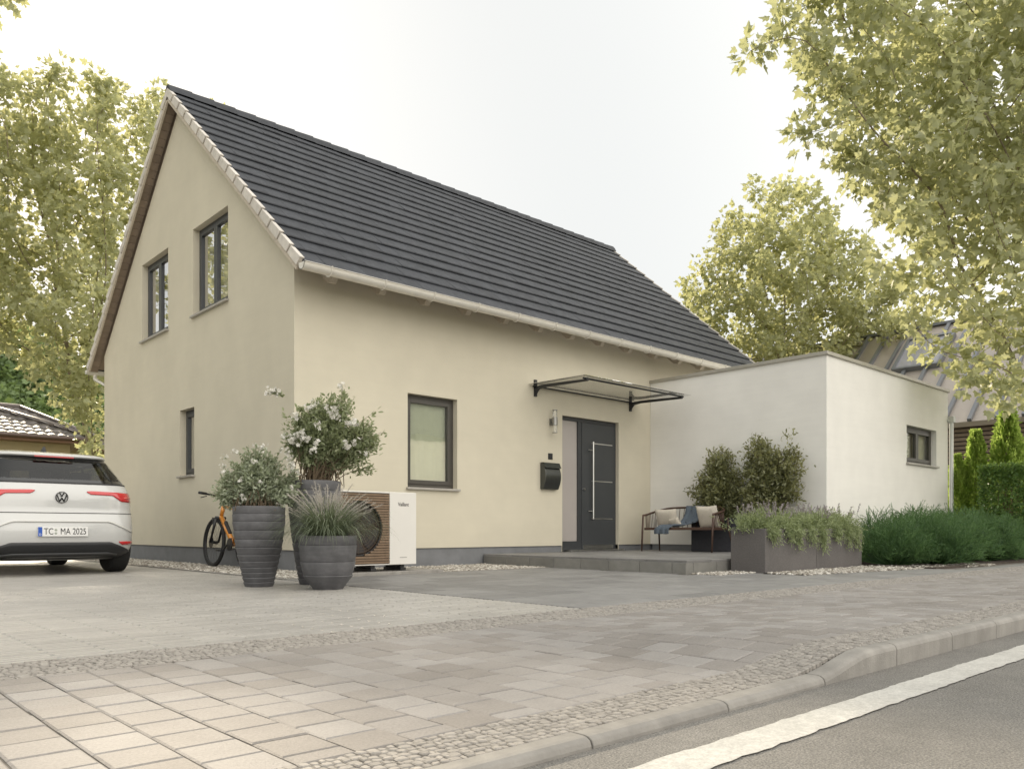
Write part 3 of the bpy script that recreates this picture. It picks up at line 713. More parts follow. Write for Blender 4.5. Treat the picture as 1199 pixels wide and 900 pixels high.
# ------------------------------------------------------------------ text helper
def text(name,s,size,loc,rot,mat,parent,ext=.0008,sx=1,bold=.0):
    cu=bpy.data.curves.new('t','FONT'); cu.body=s; cu.size=size; cu.extrude=ext; cu.align_x='CENTER'; cu.align_y='CENTER'; cu.offset=bold
    to=bpy.data.objects.new('t',cu); COL.objects.link(to)
    dg=bpy.context.evaluated_depsgraph_get(); me=bpy.data.meshes.new_from_object(to.evaluated_get(dg)); bpy.data.objects.remove(to)
    me.materials.clear(); me.materials.append(mat)
    o=bpy.data.objects.new(name,me); COL.objects.link(o)
    og=ORG.get(parent.name,(0,0,0)); o.location=(loc[0]-og[0],loc[1]-og[1],loc[2]-og[2]); o.rotation_euler=rot; o.scale=(sx,1,1)
    o.parent=parent; return o

# ------------------------------------------------------------------ heat pump
hp=thing('heat_pump',(.35,-1.15,.04),'white outdoor heat pump with brown slatted fan grille on a concrete pad','heat pump')
hx0,hx1,hy0,hy1,hz0,hz1=-.20,.90,-1.38,-.93,.115,.98; gx1=.515; fc=(.10,.545); fr_=.315
m_hpw=M('heat_pump_white',(.70,.68,.64),.4,var=.02)
m_hpb=M('slat_brown',(.20,.135,.085),.55,rnd=.1,var=.12,vs=12)
b=MB(); b.box(gx1,hx1,hy0,hy1,hz0,hz1); b.box(hx0,gx1,hy0+.10,hy1,hz0,hz1); b.box(hx0,gx1,hy0,hy0+.10,hz1-.02,hz1); b.box(hx0,gx1,hy0,hy0+.10,hz0,hz0+.012); b.box(hx0,hx0+.012,hy0,hy0+.10,hz0+.012,hz1-.02); b.build('casing',m_hpw,hp,bevel=.006)
b=MB(); z=hz0+.02
while z<hz1-.035:
    zc=z+.012
    half=math.sqrt(max(0,fr_**2-(zc-fc[1])**2))
    segs=[(hx0+.015,gx1-.002)] if half<.02 else [(hx0+.015,fc[0]-half),(fc[0]+half,gx1-.002)]
    for a,c in segs:
        if c-a>.01: b.box(a,c,hy0+.004,hy0+.05,z,z+.024)
    z+=.0305
b.build('fan_grille',m_hpb,hp,bevel=.002)
b=MB(); b.box(hx0+.014,gx1-.001,hy0+.085,hy0+.098,hz0+.013,hz1-.021); b.build('grille_backing',M('backing_brown',(.05,.034,.024),.7),hp)
fan=MB(); 
ringp=[(fc[0]+fr_*math.cos(2*PI*i/64),hy0+.03,fc[1]+fr_*math.sin(2*PI*i/64)) for i in range(64)]
fan.tube(ringp,.010,8,closed=True); fring=fan.build('fan_ring',m_dark,hp,smooth=True)
bl_=MB()
for k in range(5):
    t0=2*PI*k/5; V=[]
    for i in range(6):
        r_=.05+.24*i/5
        for j in range(5):
            t=t0+ (j/4)*1.0+.3*i/5; V.append((fc[0]+r_*math.cos(t),hy0+.075-.035*(j/4),fc[1]+r_*math.sin(t)))
    bl_.add(V,[(i*5+j,i*5+j+1,(i+1)*5+j+1,(i+1)*5+j) for i in range(5) for j in range(4)],random.random())
bl_.lathe([(0,-.02),(.06,-.01),(.06,.04)],(fc[0],hy0+.045,fc[1]),20,axis='y'); bl_.build('fan_rotor',M('rotor',(.045,.04,.04),.5),hp)
gw=MB()
for i in range(1,9):
    rr=fr_*i/9; gw.tube([(fc[0]+rr*math.cos(2*PI*k/40),hy0+.022,fc[1]+rr*math.sin(2*PI*k/40)) for k in range(40)],.0022,4,closed=True)
for k in range(20):
    t=2*PI*k/20; gw.tube([(fc[0]+.03*math.cos(t),hy0+.022,fc[1]+.03*math.sin(t)),(fc[0]+fr_*math.cos(t+.3),hy0+.022,fc[1]+fr_*math.sin(t+.3))],.0022,4)
gw.build('fan_guard',M('guard_brown',(.09,.06,.04),.5),hp)
for xx in(.0,.30,.72):
    b=MB(); b.box(xx-.03,xx+.05,hy0+.03,hy1-.05,.041,.08); b.box(xx-.02,xx+.04,hy0+.05,hy1-.07,.08,.114); b.build('foot',m_dark,hp,bevel=.006)
text('lettering','Vaillant',.062,(.71,hy0-.0015,.835),(R(90),0,0),M('lettering_grey',(.10,.095,.09),.5),hp,sx=.85,bold=.0008)
b=MB(); 
for i in range(9): b.box(.66+i*.0115,.667+i*.0115,hy0-.002,hy0-.0005,.196,.204+.004*(i%2))
b.build('type_mark',M('mark_grey',(.3,.29,.28),.5),hp)

# ------------------------------------------------------------------ leaf templates
def tmpl(half,fold=.25):
    """half outline from base to tip on +x side"""
    n=len(half); V=[(x,y,abs(x)*fold) for x,y in half]; T=V+[(-x,y,z) for x,y,z in V[1:-1]]
    TF=[tuple(range(n)), (0,n-1)+tuple(range(n+n-3,n-1,-1))]
    return np.array(T,float),TF
MAPLE=tmpl([(0,0),(.20,-.06),(.50,.10),(.36,.26),(.58,.52),(.30,.52),(.20,.62),(.16,.80),(0,1.05)],.22)
MAPLE_S=tmpl([(0,0),(.40,.05),(.52,.50),(.22,.58),(0,1.0)],.25)
OVAL=tmpl([(0,0),(.16,.22),(.20,.5),(.12,.8),(0,1.0)],.3)
NARROW=tmpl([(0,0),(.09,.3),(.09,.65),(0,1.0)],.3)
DIAM=tmpl([(0,0),(.28,.45),(0,1.0)],.3)
NEEDLE=(np.array([(-.05,0,0),(.05,0,0),(0,1,0)],float),[(0,1,2)])

# ------------------------------------------------------------------ trees by space colonisation
def grow(base,th,att,D=.35,di=3.5,dk=.6,iters=140,lean=(0,0)):
    nodes=[np.array(base,float)];par=[-1]
    k=max(3,int(th/D))
    for i in range(k):
        p=nodes[-1]+np.array([lean[0]*D/th+rng.normal()*.012,lean[1]*D/th+rng.normal()*.012,D]); nodes.append(p);par.append(len(nodes)-2)
    att=np.asarray(att); alive=np.ones(len(att),bool)
    nd=np.full(len(att),1e9);ni=np.zeros(len(att),int)
    def upd(st):
        for q in range(st,len(nodes)):
            d=np.linalg.norm(att-nodes[q],axis=1); m=d<nd; nd[m]=d[m];ni[m]=q
    upd(0)
    for it in range(iters):
        act=alive&(nd<di if it>15 else alive)
        if not act.any(): break
        st=len(nodes);acc={}
        dirs=(att[act]-np.array(nodes)[ni[act]]); dirs/=np.linalg.norm(dirs,axis=1,keepdims=True)+1e-9
        for i,d in zip(ni[act],dirs): acc[i]=acc.get(i,0)+d
        for i,d in acc.items():
            l=np.linalg.norm(d)
            if l<.15: continue
            d=d/l+rng.normal(size=3)*.22; d/=np.linalg.norm(d)
            p=nodes[i]+d*D
            nodes.append(p);par.append(i)
        if len(nodes)==st: break
        upd(st); alive&=nd>dk
        if len(nodes)>9000: break
    return np.array(nodes),np.array(par)
def tree(name,base,lobes,th,label,leaf_n,leaf_s,T,lm,natt,D=.35,dk=.6,group=None,trad=.2,lean=(0,0),clr=.4,droop=.25):
    root=thing(name,base,label,'tree',group)
    L=np.array(lobes,float);vol=L[:,3]**3; pk=rng.choice(len(L),natt,p=vol/vol.sum())
    att=L[pk,:3]+runit(natt)*(L[pk,3]*rng.random(natt)**.45)[:,None]
    nodes,par=grow(base,th,att,D=D,dk=dk,lean=lean)
    n=len(nodes); rad=np.zeros(n);tip=.006;acc=np.zeros(n)
    nch=np.bincount(par[par>=0],minlength=n)
    E=2.4
    for i in range(n-1,-1,-1):
        a=acc[i] if nch[i] else tip**E
        a+= (tip*.45)**E
        rad[i]=a**(1/E)
        if par[i]>=0: acc[par[i]]+=a
    rad*=trad/rad[0] if rad[0]>trad else 1
    rad=np.maximum(rad,.004)
    # smooth nodes
    ch=[[] for _ in range(n)]
    for i in range(1,n): ch[par[i]].append(i)
    for _ in range(2):
        nn=nodes.copy()
        for i in range(1,n):
            if ch[i]: nn[i]=.5*nodes[i]+.25*nodes[par[i]]+.25*nodes[max(ch[i],key=lambda c:rad[c])]
        nodes=nn
    mb=MB(); done=np.zeros(n,bool)
    # chains
    starts=[(0,None)]
    while starts:
        i,pr=starts.pop(); chain=[i] if pr is None else [pr,i]
        rr=[rad[i]] if pr is None else [min(rad[pr],rad[i]*1.15),rad[i]]
        while ch[i]:
            m=max(ch[i],key=lambda c:rad[c])
            for c in ch[i]:
                if c!=m: starts.append((c,i))
            chain.append(m);rr.append(rad[m]);i=m
        if len(chain)>1:
            if rr[0]>.05 : nside=8
            elif rr[0]>.015: nside=5
            else: nside=3
            mb.tube([nodes[c] for c in chain],rr,nside,caps=False)
    mb.build('trunk',m_bark,root,smooth=True)
    # leaves
    small=np.where((rad<.022)&(np.arange(n)>int(th/D)))[0]
    w=np.where(nch[small]==0,2.0,1.0); 
    pick=rng.choice(small,leaf_n,p=w/w.sum())
    P=nodes[pick]+runit(leaf_n)*(clr*rng.random(leaf_n)**.6)[:,None]
    out=P-nodes[pick]
    Dr=out/ (np.linalg.norm(out,axis=1,keepdims=True)+1e-6)+rng.normal(size=(leaf_n,3))*.5-np.array([0,0,droop])
    Nn=rng.normal(size=(leaf_n,3))*.85+np.array([0,0,.65])
    S=leaf_s*rng.uniform(.55,1.15,leaf_n)
    # clumpwise tone
    cl=(np.sin(P[:,0]*1.3+1)+np.sin(P[:,1]*1.7+2)+np.sin(P[:,2]*1.5))/6+.5
    V,s,i,r=instmesh(T[0],T[1],P,frames(Dr,Nn),S,np.clip(.55*rng.random(leaf_n)+.45*cl,0,1))
    fastmesh('crown',V,s,i,r,lm,root)
    return root
m_leaf_l=leafmat('leaf_left',(.19,.21,.10),(.46,.475,.32),(.70,.70,.34),.54,rough=.4,spec=.6)
m_leaf_m=leafmat('leaf_mid',(.18,.20,.09),(.43,.445,.29),(.68,.68,.32),.54,rough=.4,spec=.6)
m_leaf_r=leafmat('leaf_right',(.19,.215,.10),(.48,.495,.35),(.69,.70,.35),.53,rough=.42,spec=.5)
FWD=np.array([.678,.735]);RTV=np.array([.735,-.678])
def PX(px,py,Y,r):
    X=(px-600)/946*Y; p=np.array(CAMP[:2])+RTV*X+FWD*Y
    return (p[0],p[1],CAMP[2]+(621-py)/946*Y,r)
lobL=[PX(*a) for a in [(105,150,20,1.5),(75,130,20,1.3),(30,170,20,1.7),(150,190,20,1.8),(185,160,20.5,1.3),(215,135,21,.9),(30,270,20,2.0),(110,270,20,2.0),(60,350,20,1.9),(120,380,19.5,1.6),(20,360,20,1.5),(100,440,19.5,1.0),(110,490,19.5,.8),(70,430,19.5,.8),(75,480,19.3,.6),(115,515,19.3,.55),(90,400,19.5,1.0),(45,440,19.4,.5),(105,455,19.4,.9),(-20,230,20,1.6),(-30,140,20.5,1.6)]]
tree('plane_tree',(1.3,13.6,0),lobL,3.0,'tall yellow green tree left of the house gable',18000,.155,MAPLE,m_leaf_l,1500,D=.38,dk=.55,trad=.26,clr=.42)
lobM=[PX(*a) for a in [(915,235,27,1.3),(900,280,27,2.0),(955,285,27,1.5),(985,300,27,1.3),(935,290,27,1.8),(850,335,27,1.6),(820,335,27,.8),(975,330,27,2.0),(905,350,27,2.8),(1010,345,27,1.3),(870,390,27,2.5),(970,390,27,2.5),(1030,380,27,1.9),(1045,350,27,1.3),(1050,400,27.5,1.5)]]
tree('maple_tree',(19.9,4.4,0),lobM,4.2,'slender light green tree behind the white annex',16500,.18,MAPLE_S,m_leaf_m,1100,D=.40,dk=.6,trad=.16,clr=.42)
lobR=[PX(*a) for a in [(890,35,13.8,.5),(885,78,13.7,.42),(940,60,13.9,.75),(955,20,14,.9),(1010,60,14.2,1.1),(940,135,13.6,.40),(1000,120,14,.85),(940,180,13.6,.36),(990,178,13.9,.6),(1070,170,14.2,1.2),(1080,80,14.6,1.5),(1060,250,14,.7),(1050,312,14,.5),(1110,260,14.2,1.2),(1062,372,14.2,.4),(1110,330,14.2,.85),(1165,300,14.5,1.4),(1170,200,14.6,1.9),(1180,80,15,2.1),(1155,400,14.2,.7),(1190,380,14.3,1.1),(1150,455,14.1,.42),(1188,450,14.3,.7),(1130,492,14,.25),(1172,492,14,.3),(1260,-60,15,2.0),(1080,-60,14.5,1.5),(960,-50,14.2,1.1),(1270,200,16,1.8),(1270,330,15.5,1.3)]]
tree('sycamore_tree',(13.9,-5.1,0),lobR,3.6,'large overhanging tree on the right in front of the neighbouring metal roof',26000,.16,MAPLE,m_leaf_r,2000,D=.34,dk=.48,trad=.27,clr=.36)
lobT=[PX(*a) for a in [(-70,-60,17,1.9),(-170,60,17,2.6),(-40,25,17,.75),(10,-30,17,.7),(-180,-130,17,3.2),(-260,200,17,2.5)]]
tree('plane_tree',(-7.5,4.2+.0,0),lobT,3.2,'tree off the top left corner with only a few leaf tips showing',9000,.20,MAPLE,m_leaf_l,700,D=.4,dk=.6,trad=.2,clr=.4)

# ------------------------------------------------------------------ shrub generator
def bez(a,b,c,t): return a*(1-t)**2+2*b*t*(1-t)+c*t*t
def shrub(root,base,lobes,nst,lps,ls,T,lm,stemmat,base_r=.06,t0=.35,srad=.006,spread=.03,up=.6,name='foliage',branch=0,flip=.4):
    L=np.array(lobes,float);w=L[:,3]**3;base=np.array(base,float)
    st=MB();P=[];Dn=[]
    for s in range(nst):
        k=rng.choice(len(L),p=w/w.sum()); e=L[k,:3]+runit(1)[0]*L[k,3]*rng.random()**.4
        a=base+np.array([rng.normal()*base_r,rng.normal()*base_r,0]); c=a+(e-a)*np.array([.3,.3,up])+np.array([0,0,.05])
        ts=np.linspace(0,1,7); pts=[bez(a,c,e,t) for t in ts]
        if s<nst*.5: st.tube(pts,[srad*(1-.75*t) for t in ts],4,caps=False)
        tt=t0+(1-t0)*rng.random(lps)**.75
        for t in tt:
            p=bez(a,c,e,t); d=2*(1-t)*(c-a)+2*t*(e-c); d/=np.linalg.norm(d)+1e-9
            P.append(p+rng.normal(size=3)*spread);Dn.append(d*.6+rng.normal(size=3)*flip*1.3)
    P=np.array(P);Dn=np.array(Dn);n=len(P)
    Nn=rng.normal(size=(n,3))*.7+[0,0,1]
    V,s_,i,r=instmesh(T[0],T[1],P,frames(Dn,Nn),ls*rng.uniform(.6,1.2,n))
    f=fastmesh(name,V,s_,i,r,lm,root); st.build('stem',stemmat,root)
    return P
def flowers(root,C,R_,nper,mat,s=.022,name='blossom'):
    P=[];D=[]
    for c in C:
        k=nper; q=np.array(c)+rng.normal(size=(k,3))*R_; P.append(q);D.append(q-np.array(c)+[0,0,.01])
    P=np.concatenate(P);D=np.concatenate(D);n=len(P)
    # five-petalled flower template
    T=[(0,0,0)];F=[]
    for k in range(5):
        t=2*PI*k/5
        for dt,rr,z in((-.5,.7,.18),(0,1,.28),(.5,.7,.18)): T.append((rr*math.cos(t+dt),rr*math.sin(t+dt),z))
        F.append((0,1+3*k,2+3*k,3+3*k))
    T=np.array(T,float); Fr=frames(runit(n),D+rng.normal(size=(n,3))*.01)
    V,s_,i,r=instmesh(T,F,P,Fr,s*rng.uniform(.7,1.2,n)); return fastmesh(name,V,s_,i,r,mat,root)
def stalks(root,lobes,fl,lm):
    L=np.array(lobes,float); st=MB(); P=[];D=[]
    for f in fl:
        f=np.array(f); k=np.argmin(np.linalg.norm(L[:,:3]-f,axis=1)-L[:,3]); st=MB(); a=L[k,:3]; c=(a+f)/2+np.array([0,0,.03])
        st.tube([bez(a,c,f,t) for t in np.linspace(0,1,6)],[.004,.0035,.003,.0025,.002,.0015],4,caps=False); st.build('flower_stalk',lm,root)
        for t in rng.random(16): P.append(bez(a,c,f,t*.93));D.append((f-a)/(np.linalg.norm(f-a)+1e-6)*.6+runit(1)[0]*.8)
    P=np.array(P);D=np.array(D)
    V,s_,i,r=instmesh(OVAL[0],OVAL[1],P,frames(D,rng.normal(size=P.shape)*.6+[0,0,1]),.045*rng.uniform(.6,1.1,len(P)))
    fastmesh('shoot_leaves',V,s_,i,r,lm,root)
m_oleander=leafmat('oleander_leaf',(.19,.23,.12),(.40,.43,.28),(.40,.45,.20),.35,rough=.45)
m_grey_leaf=leafmat('silver_leaf',(.23,.27,.17),(.48,.52,.40),(.42,.46,.25),.35,rough=.5)
m_blossom=leafmat('white_blossom',(.70,.68,.62),(.82,.80,.76),(.7,.68,.6),.3)
m_pinkb=leafmat('pale_blossom',(.50,.42,.40),(.75,.68,.64),(.6,.5,.45),.3)
m_grassb=leafmat('fountain_grass',(.11,.14,.09),(.28,.32,.22),(.28,.33,.16),.3)
m_plume=leafmat('grass_plume',(.50,.46,.41),(.70,.66,.60),(.6,.55,.5),.4)

# pots
def pot(name,c,H,prof,bands,label,rtop):
    t=thing(name,(c[0],c[1],0),label,'pot','ribbed grey plant pots on the driveway')
    def rad(z):
        u=z/H
        for (a,ra),(b2,rb) in zip(prof[:-1],prof[1:]):
            if a<=u<=b2+1e-9:
                k=(u-a)/(b2-a); return ra+(rb-ra)*(3*k*k-2*k**3 if False else k)
        return prof[-1][1]
    P=[(0,0),(rad(0),0)];zs=bands
    for i in range(len(zs)-1):
        z0,z1=zs[i]*H,zs[i+1]*H
        r0,r1=rad(z0),rad(z1)
        P+=[(r0+.001,z0+.002),(r0+.004,z0+.007),(r1+.007,z1-.008),(r1+.005,z1-.001),(r1-.003,z1)]
    P+=[(rtop-.006,H+.002),(rtop-.022,H+.001),(rtop-.028,H-.05)]
    b=MB(); b.lathe([p for p in P],(c[0],c[1],0),48); b.f=b.f[:-1];b.r=b.r[:-1];b.m=b.m[:-1]; b.build('vessel',m_pot,t,smooth=False,auto=32)
    b=MB(); b.lathe([(0,H-.045),(rtop-.026,H-.045)],(c[0],c[1],0),32); b.f=[f for f in b.f if len(f)==4];b.r=b.r[:len(b.f)];b.m=b.m[:len(b.f)]; b.build('soil',m_soil,t)
    return t
Ac=(-1.53,-2.24);Bc=(-.99,-2.30);Cc=(-1.24,-3.0)
bd=[0,.06,.12,.18,.245,.32,.40,.49,.59,.70,.81,.905,1]
pot('tall_pot',Ac,.745,[(0,.125),(.25,.165),(.5,.205),(.8,.232),(1,.232)],bd,'tall ribbed dark grey pot in front of the bicycle',.232)
pot('tall_pot',Bc,1.0,[(0,.135),(.25,.18),(.5,.215),(.8,.245),(1,.25)],bd,'tallest ribbed pot standing behind the other two pots',.25)
pot('round_pot',Cc,.475,[(0,.13),(.12,.185),(.35,.225),(.7,.247),(1,.246)],[0,.27,.52,.83,1],'low wide grey pot with three bands in front of the heat pump',.246)
# plants
s1=thing('flowering_shrub',(Ac[0],Ac[1],.70),'bushy silver green shrub with pale flowers in the left tall pot','shrub')
def loc2(px,py,Y,r): p=PX(px,py,Y,r); return p
l1=[loc2(*a) for a in [(262,570,7.5,.13),(345,575,7.6,.10),(252,576,7.5,.07),(300,560,7.55,.20),(275,572,7.5,.16),(262,580,7.5,.10),(325,572,7.6,.17),(338,583,7.6,.10),(300,545,7.6,.17),(285,552,7.5,.12),(318,548,7.6,.13),(258,588,7.5,.05),(345,560,7.6,.08)]]
Pn=shrub(s1,(Ac[0],Ac[1],.70),l1,380,34,.046,OVAL,m_grey_leaf,m_twig,base_r=.09,t0=.40,srad=.004,spread=.018)
fl=[loc2(*a,.01)[:3] for a in [(268,553,7.5),(276,528,7.5),(300,522,7.5),(306,527,7.5),(342,543,7.5),(350,551,7.5),(285,583,7.4),(262,545,7.6),(298,540,7.4),(282,562,7.35)]]
fl+=[tuple(loc2(rng.uniform(255,345),rng.uniform(520,575),7.4,.01)[:3]) for _ in range(9)]
stalks(s1,l1,fl,m_grey_leaf)
flowers(s1,fl,.016,7,m_blossom,.017); 
s2=thing('oleander',(Bc[0],Bc[1],.95),'large loose shrub with white flowers in the tallest pot','shrub')
l2=[loc2(*a) for a in [(378,505,7.85,.26),(350,510,7.8,.15),(395,520,7.9,.24),(375,475,7.85,.14),(400,490,7.9,.18),(425,495,8.0,.12),(430,527,8.0,.14),(440,500,8.0,.05),(345,530,7.8,.10),(415,545,8.0,.07),(385,462,7.85,.05),(445,517,8.0,.05),(338,485,7.8,.06),(332,465,7.75,.04),(360,475,7.8,.08),(440,482,8.0,.05),(435,548,8,.06),(432,512,8,.17),(350,495,7.8,.15),(330,500,7.7,.07),(405,470,7.9,.12),(360,540,7.8,.10)]]
shrub(s2,(Bc[0],Bc[1],.95),l2,520,34,.052,OVAL,m_oleander,m_twig,base_r=.08,t0=.45,srad=.005,spread=.02,flip=.45)
fl=[loc2(*a,.01)[:3] for a in [(318,458,7.7),(325,459,7.7),(314,460,7.7),(352,505,7.55),(360,515,7.5),(371,518,7.5),(368,527,7.5),(362,477,7.6),(369,473,7.6),(350,487,7.6),(345,490,7.6),(417,517,7.75),(427,530,7.8),(399,453,7.8),(384,478,7.65),(333,510,7.6),(340,515,7.6),(395,488,7.65),(373,497,7.5)]]
fl+=[tuple(loc2(rng.uniform(335,430),rng.uniform(475,540),7.6,.01)[:3]) for _ in range(12)]
stalks(s2,l2,fl,m_oleander)
flowers(s2,fl,.018,10,m_blossom,.021)
# fountain grass
gr=thing('fountain_grass',(Cc[0],Cc[1],.43),'arching green fountain grass with pale feathery plumes in the low pot','grass')
def blades(root,base,n,Lm,wid,mat,name,upb=(.55,1.25),r0=.08,hang=1.3,gen=None):
    V=[];F=[];RR=[];k=7
    for q in range(n):
        az=rng.random()*2*PI; L_=Lm*rng.uniform(.55,1.1); el=rng.uniform(*upb)
        p=np.array(base)+np.array([math.cos(az),math.sin(az),0])*r0*math.sqrt(rng.random()); az+=rng.normal()*.4
        b0=len(V); dl=L_/k; w0=wid*rng.uniform(.7,1.2); e=el
        sd_=np.array([-math.sin(az),math.cos(az),0])
        for i in range(k+1):
            t=i/k; ww=w0*(1-t**1.5)*.5+.0004
            V.append(p-sd_*ww);V.append(p+sd_*ww)
            p=p+np.array([math.cos(az)*math.cos(e),math.sin(az)*math.cos(e),math.sin(e)])*dl
            e-=hang/k*rng.uniform(.7,1.3)*(.5+t)
        for i in range(k): F.append((b0+2*i,b0+2*i+1,b0+2*i+3,b0+2*i+2)); RR.append(0)
        rr=rng.random(); RR[-k:]=[rr]*k
    idx=np.array(F).ravel(); return fastmesh(name,np.array(V),np.full(len(F),4),idx,RR,mat,root)
blades(gr,(Cc[0],Cc[1],.43),1100,.60,.0075,m_grassb,'blades',(.55,1.5),.13,2.1)
# plumes
V=[];P=[];D=[];st=MB()
for q in range(105):
    az=rng.random()*2*PI; th_=rng.uniform(.05,.95); Lp=rng.uniform(.36,.56)
    a=np.array([Cc[0]+.04*math.cos(az),Cc[1]+.04*math.sin(az),.44]); e=a+Lp*np.array([math.cos(az)*math.sin(th_),math.sin(az)*math.sin(th_),math.cos(th_)])*[1,1,.95]
    c=a+(e-a)*[.3,.3,.65]; pts=[bez(a,c,e,t) for t in np.linspace(0,1,6)]; st.tube(pts,.0012,3,caps=False)
    for t in np.linspace(.66,1,24):
        p=bez(a,c,e,t); d=(e-c); d/=np.linalg.norm(d)
        for k in range(3): P.append(p);D.append(d*.9+runit(1)[0]*.8)
P=np.array(P);D=np.array(D)
V,s_,i,r=instmesh(NEEDLE[0]*[1.1,1,1],NEEDLE[1],P,frames(D,runit(len(P))),.028*rng.uniform(.6,1.1,len(P)))
fastmesh('plume',V,s_,i,r,m_plume,gr); st.build('stalk',m_plume,gr)

# ------------------------------------------------------------------ planters
def planter(name,x0,x1,y0,y1,z0,z1,mat,label,group=None):
    t=thing(name,((x0+x1)/2,(y0+y1)/2,z0),label,'planter',group)
    w_=.035
    b=MB()
    V=[(x0,y0,z0),(x1,y0,z0),(x1,y1,z0),(x0,y1,z0),(x0,y0,z1),(x1,y0,z1),(x1,y1,z1),(x0,y1,z1),(x0+w_,y0+w_,z1),(x1-w_,y0+w_,z1),(x1-w_,y1-w_,z1),(x0+w_,y1-w_,z1),(x0+w_,y0+w_,z1-.08),(x1-w_,y0+w_,z1-.08),(x1-w_,y1-w_,z1-.08),(x0+w_,y1-w_,z1-.08)]
    b.add(V,[(3,2,1,0),(0,1,5,4),(1,2,6,5),(2,3,7,6),(3,0,4,7),(4,5,9,8),(5,6,10,9),(6,7,11,10),(7,4,8,11),(8,9,13,12),(9,10,14,13),(10,11,15,14),(11,8,12,15)],.5)
    b.build('trough',mat,t,bevel=.008); b=MB(); b.add([V[12],V[13],V[14],V[15]],[(0,1,2,3)],.5); b.build('soil',m_soil,t); return t
planter('long_planter',4.0,5.30,-4.28,-3.80,0,.545,m_planter,'left one of two dark stone troughs, beside the platform corner','dark stone troughs')
planter('long_planter',5.305,6.66,-4.28,-3.80,0,.545,m_planter,'right one of two dark stone troughs, beside the low junipers','dark stone troughs')
planter('wall_planter',6.86,7.27,-3.35,-1.22,.166,.73,m_planter_b,'black planter box against the annex wall behind the bench')
m_photinia=leafmat('photinia_leaf',(.11,.125,.06),(.32,.33,.17),(.40,.38,.12),.35,rough=.3,spec=.7)
def wallshrub(y0,ll,label):
    s=thing('tall_shrub',(7.06,y0,.66),label,'shrub','tall shrubs in the black planter box')
    shrub(s,(7.06,y0,.66),ll,300,60,.07,OVAL,m_photinia,m_twig,base_r=.07,t0=.12,srad=.008,spread=.045,up=.75,flip=.7)
gxp=lambda y,z,r:(7.02,y,z,r)
wallshrub(-1.72,[gxp(-1.7,1.05,.45),gxp(-1.55,1.4,.34),gxp(-1.72,1.68,.28),gxp(-1.2,1.2,.2),gxp(-1.75,1.98,.07),gxp(-1.32,1.05,.2),gxp(-1.98,1.3,.2),gxp(-2.05,1.55,.12),gxp(-1.35,1.45,.07)],'left bushy glossy shrub against the white annex wall')
wallshrub(-2.62,[gxp(-2.5,1.1,.42),gxp(-2.45,1.6,.32),gxp(-2.4,1.95,.2),gxp(-3.1,1.55,.25),gxp(-2.8,1.4,.28),gxp(-2.95,1.8,.16),gxp(-3.02,2.1,.08),gxp(-3.1,1.2,.2),gxp(-2.75,1.75,.13)],'right and taller glossy shrub against the white annex wall')
# lavender
m_lav=leafmat('lavender_leaf',(.18,.23,.10),(.40,.45,.27),(.38,.44,.18),.35)
m_lavf=leafmat('lavender_flower',(.32,.28,.30),(.48,.43,.44),(.36,.30,.34),.3)
def lavender(cx,label,dx=0):
    s=thing('lavender',(cx,-4.03,.47),label,'plant','lavender hanging over the stone troughs')
    P=[];D=[];st=MB(); dc=cx+np.array([-.2,.17])+rng.normal(size=2)*.05; dl=rng.uniform(.16,.34,2)
    for q in range(700):
        fr=rng.random(); g=rng.integers(2)
        x=(cx+rng.uniform(-.36,.36)) if fr>=.35 else dc[g]+rng.normal()*.055
        y=-4.03+rng.normal()*.10; a=np.array([x,y,.46])
        az=rng.random()*2*PI; reach=rng.uniform(.05,.28)
        if fr<.35: e=np.array([x+rng.normal()*.03,-4.31-rng.random()*.06,.52-rng.random()**1.2*dl[g]]); c=np.array([x,-4.22,.66])
        else: e=a+np.array([math.cos(az)*reach,math.sin(az)*reach*.9,rng.uniform(.08,.25)+.15*math.cos((x-cx)*4.5)**2*rng.random()]); c=a+(e-a)*[.3,.3,.8]
        for t in rng.random(15)*.8+.2:
            p=bez(a,c,e,t); d=2*(1-t)*(c-a)+2*t*(e-c); P.append(p+rng.normal(size=3)*.012);D.append(d/(np.linalg.norm(d)+1e-6)+rng.normal(size=3)*.7)
    P=np.array(P);D=np.array(D)
    V,s_,i,r=instmesh(NARROW[0],NARROW[1],P,frames(D,rng.normal(size=P.shape)*.6+[0,0,1]),.048*rng.uniform(.6,1.2,len(P))); fastmesh('foliage',V,s_,i,r,m_lav,s)
    P=[];D=[]
    for q in range(30):
        x=cx+rng.uniform(-.36,.36);a=np.array([x,-4.03+rng.normal()*.12,.60]);e=a+np.array([rng.normal()*.10+.03,rng.normal()*.07,rng.uniform(.13,.30)])
        st.tube([a,(a+e)/2+rng.normal(size=3)*.006,e],.0016,3,caps=False)
        for t in np.linspace(.62,1,16):
            for k in range(3): P.append(a+(e-a)*t);D.append((e-a)/np.linalg.norm(e-a)*.7+runit(1)[0])
    P=np.array(P);D=np.array(D)
    V,s_,i,r=instmesh(DIAM[0],DIAM[1],P,frames(D,runit(len(P))),  .019*rng.uniform(.7,1.1,len(P))); fastmesh('flower_spikes',V,s_,i,r,m_lavf,s); st.build('stem',m_lav,s)
for cx,lb in((4.33,'leftmost lavender clump spilling over the trough beside the platform'),(4.98,'second lavender clump from the left in the stone troughs'),(5.65,'third lavender clump from the left in the stone troughs'),(6.3,'rightmost lavender clump in the troughs, next to the junipers')): lavender(cx,lb)

